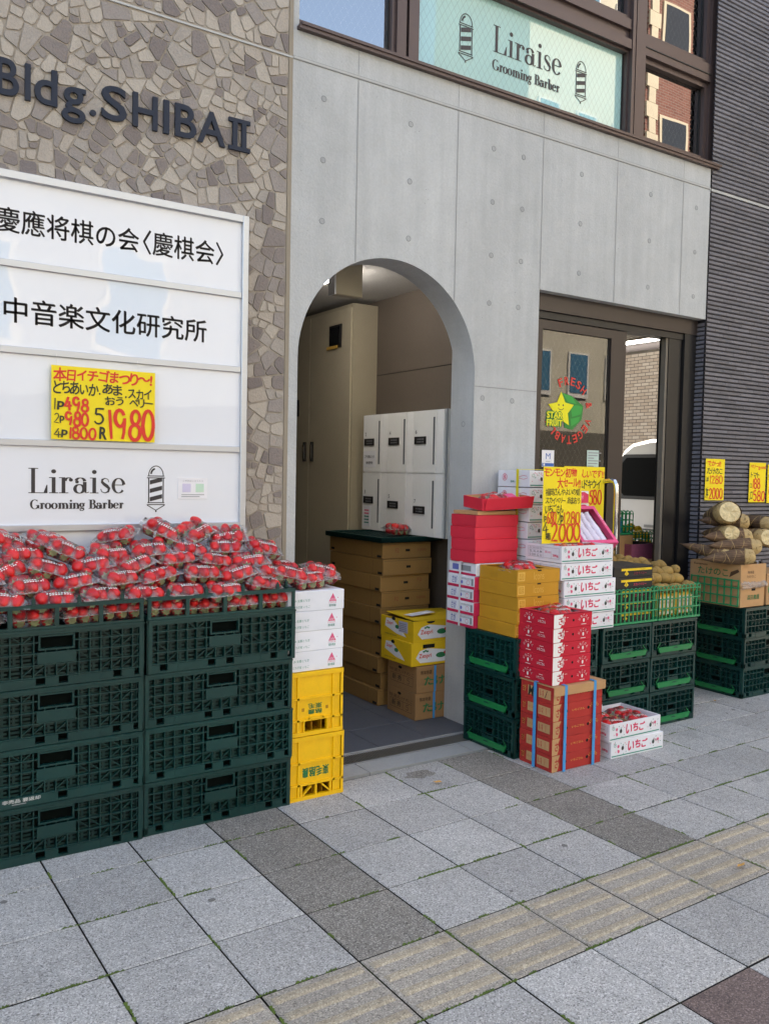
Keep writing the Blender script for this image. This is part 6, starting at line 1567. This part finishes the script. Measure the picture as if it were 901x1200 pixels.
def shoot_mesh(seed):
    """fat cone: pale knobbly base, sheaths wrapping each other in slanting wedges, flattish cross-section, ragged cut"""
    r = random.Random(seed); b = MB(); n = 22; R0 = .056; L = .335; flatn = r.uniform(.80, .9)
    bend = r.uniform(-.03, .03)
    def rad(t): return R0*max(.02, (1-t**1.7))**.75*(1.0 if t > .12 else .93+.07*t/.12)
    def ring(z, extra, slant, a0, jag, k=0):
        out = []
        for i in range(n):
            a = 2*math.pi*i/n; zz = z+slant*math.cos(a-a0)+r.uniform(-jag, jag); t = min(max(zz/L, 0), 1)
            q = rad(t)+extra; out.append((q*math.cos(a)+bend*t*t*2, q*flatn*math.sin(a), zz))
        return out
    def band(A, B, mat): b.mesh(A+B, [(i, (i+1) % n, n+(i+1) % n, n+i) for i in range(n)], mat, True)
    base = ring(0, -.004, .006, r.uniform(0, 6), .003); b1 = ring(.028, .0, 0, 0, .002); b2 = ring(.085, .001, .008, 1, .002)
    band(base, b1, root_tan); band(b1, b2, root_tan)
    for k in range(26):                                             # root nubs
        a = r.uniform(0, 6.3); z = r.uniform(.012, .045); q = rad(z/L); b.lathe([(.0032, 0), (.002, .003), (0, .0036)], (q*math.cos(a), q*flatn*math.sin(a), z), pale_edge, 6, (math.cos(a), math.sin(a), 0))
    segs = 6
    for k in range(segs):
        z0 = .045+k*.042; a0 = k*2.4+r.uniform(-.4, .4); sl = .026-.002*k; nx = .10
        e0 = ring(z0-.003, .0040, sl, a0, .0015); e1 = ring(z0+.002, .0052, sl, a0, .0015); e2 = ring(z0+.05, .003, sl*.6, a0, .001); e3 = ring(min(z0+nx, L*.99), .0005, sl*.3, a0, .001)
        band(e0, e1, pale_edge); band(e1, e2, sheath); band(e2, e3, sheath)
    tip = ring(L*.80, .0015, .01, 2, .002); b.mesh(tip+[(bend*2, 0, L*1.06)], [(i, (i+1) % n, n) for i in range(n)], sheath, True)
    c = [(.0, .0, .002)]; P = [base[i] for i in range(n)]; mid = [(p[0]*.6+r.uniform(-.003, .003), p[1]*.6+r.uniform(-.003, .003), r.uniform(-.006, .005)) for p in base]
    b.mesh(P+mid+c, [((i+1) % n, i, n+i, n+(i+1) % n) for i in range(n)]+[(n+(i+1) % n, n+i, 2*n) for i in range(n)], cream_cut)
    return b.build('bamboo_shoot')
SH = [shoot_mesh(k) for k in range(4)]; su = [0]*4
def shoot(k, base, tip, s, label):
    o = SH[k] if not su[k] else SH[k].copy()
    if su[k]: COL.objects.link(o)
    su[k] = 1; d = Vector(tip)-Vector(base); o.location = base; o.rotation_euler = d.to_track_quat('Z', 'Y').to_euler(); o.scale = (s, s, d.length/.335)
    tag(o, label, 'bamboo shoot', 'bamboo shoots')
shoot(0, (3.52, 1.17, .885), (3.26, 1.34, .865), 1.0, 'bamboo shoot lying lowest at the front rim of its box, tip left')
shoot(1, (3.62, 1.20, .935), (3.33, 1.36, .945), 1.15, 'bamboo shoot with pale cut end pointing right, second from the bottom')
shoot(2, (3.66, 1.29, .985), (3.34, 1.42, .995), 1.2, 'thick dark bamboo shoot in the middle of the heap')
shoot(3, (3.68, 1.33, 1.085), (3.42, 1.48, 1.09), 1.15, 'bamboo shoot near the top with cut end to the right')
shoot(0, (3.475, 1.30, 1.150), (3.60, 1.53, 1.10), 1.45, 'bamboo shoot at the top showing its round cream cut face to the street')
shoot(1, (3.475, 1.28, 1.02), (3.57, 1.52, 1.00), 1.1, 'bamboo shoot with half hidden cream cut face below the top one')
shoot(2, (3.76, 1.22, .99), (3.80, 1.50, .98), 1.1, 'big bamboo shoot with scarred cut face at the right of the heap')
shoot(3, (3.42, 1.24, .875), (3.28, 1.50, .94), .95, 'bamboo shoot leaning into the left corner of its box')
shoot(0, (3.88, 1.26, .955), (3.86, 1.52, 1.06), 1.0, 'bamboo shoot at the right edge of the photo beside the heap')
shoot(1, (3.86, 1.25, 1.065), (3.82, 1.53, 1.10), 1.05, 'upper bamboo shoot at the right edge of the photo')
def bamboo_carton():
    w, d, h = .245, .37, .128; b = MB(); closed(b, w, d, h, kraft_lt, .002); return b, w, d, h
b, w, d, h = bamboo_carton(); fr = FX(0, 0, 0); b.text(fr, '森田農園', .07, .045, .19, .075, green_ink, .03); b.flat(fr, [(.11, h-.028), (.15, h-.028), (.15, h-.014), (.11, h-.014)], black_m)
tag(b.build('bamboo_box', loc=(3.452, 1.19, .566)), 'lower tan carton with green lettering under the bamboo shoots', 'box', 'tan cartons under the bamboo shoots')
b = MB(); w, d, h = .25, .37, .135; opened(b, w, d, h, kraft_lt, kraft_dk); b.box(.006, w-.006, .006, d-.006, .02, h-.03, kraft_dk); fr, fl = FX(0, 0, 0), FL(0, d, 0)
b.text(fl, 'Kumamoto', .03, .108, .13, .122, brown_ink, .02); b.text(fl, 'たけのこ', .06, .052, .28, .098, green_ink, .03); b.flat(fl, [(.29, .05), (.36, .09), (.35, .105), (.30, .085)], brown_ink)
b.text(fr, '熊本産', .07, .075, .13, .095, brown_ink, 0); b.text(fr, 'たけのこ', .06, .05, .15, .068, brown_ink, 0)
tag(b.build('bamboo_box', loc=(3.448, 1.19, .697), rot=(0, 0, -.02)), 'upper tan carton filled with bamboo shoots and torn clear plastic', 'box', 'tan cartons under the bamboo shoots')
b = MB(); rr = random.Random(6); P = []
for i in range(19):
    for j in range(5): P.append((3.448+.26*i/18*(1)-.006+rr.uniform(-.006, .006), 1.182-.012*math.sin(j*1.2)+rr.uniform(-.006, .004), .690-.012+.05*j/4+(i/18)*.008+rr.uniform(-.004, .004)))
b.mesh(P, [(i*5+j, (i+1)*5+j, (i+1)*5+j+1, i*5+j+1) for i in range(18) for j in range(4)], wrap_m, True)
P = []
for i in range(25):
    for j in range(5): P.append((3.44+.265*i/24+rr.uniform(-.008, .008), 1.195+.02*j+rr.uniform(-.01, .01), .835+.012*math.sin(j+i)+rr.uniform(-.01, .014)))
b.mesh(P, [(i*5+j, (i+1)*5+j, (i+1)*5+j+1, i*5+j+1) for i in range(24) for j in range(4)], wrap_m, True)
tag(b.build('plastic_sheet'), 'crumpled clear plastic sheet over the edge of the bamboo shoot box', 'plastic sheet')
b = MB(); closed(b, .36, .36, .20, kraft_lt); b.flat(FX(0, 0, 0), ell(.05, .10, .035, .045), green_ink); b.flat(FX(0, 0, 0), ell(.055, .10, .02, .03), kraft_lt)
tag(b.build('bamboo_box', loc=(3.722, 1.19, .566)), 'tan carton with green ring mark at the right edge beside the bamboo box', 'box', 'tan cartons under the bamboo shoots')
b = MB(); fr = FL(3.432, 1.53, .575)
for k in range(8): b.obox(fr, k*.048, k*.048+.007, 0, .165, 0, .008, basket_green)
for z in (0, .055, .11, .155): b.obox(fr, 0, .343, z, z+.008, .0, .009, basket_green)
tag(b.build('lattice_screen'), 'green lattice panel standing against the side of the bamboo shoot cartons', 'lattice')
b = MB(); b.cbox(0, .3, 0, .25, 0, .42, crim_card, .003); tag(b.build('red_strawberry_carton', loc=(4.12, 1.15, .0)), 'dark red carton at the right edge of the photo beside the green crates', 'box')

# fallen leaves on the pavement
lf = M('dry_leaf', '#b98a45', .7, .2, 30)
for k, (x, y, lab) in enumerate(((1.43, -.21, 'dry tan leaf lying on the tactile paving'), (2.42, -.19, 'small dry leaf at the lower edge of the tactile paving'), (1.0, .97, 'tiny dry leaf on the pavers before the entrance'), (3.28, 1.22, 'pale dry leaf on the pavers before the bamboo crates'))):
    b = MB(); P = [(-.02, 0, .004), (-.008, -.009, .009), (.012, -.006, .006), (.024, .002, .010), (.010, .008, .004), (-.008, .007, .008), (0, 0, .003)]; b.mesh(P, [(i, (i+1) % 6, 6) for i in range(6)], lf)
    tag(b.build('dry_leaf', loc=(x, y, .005), rot=(0, 0, k*1.3)), lab, 'leaf')
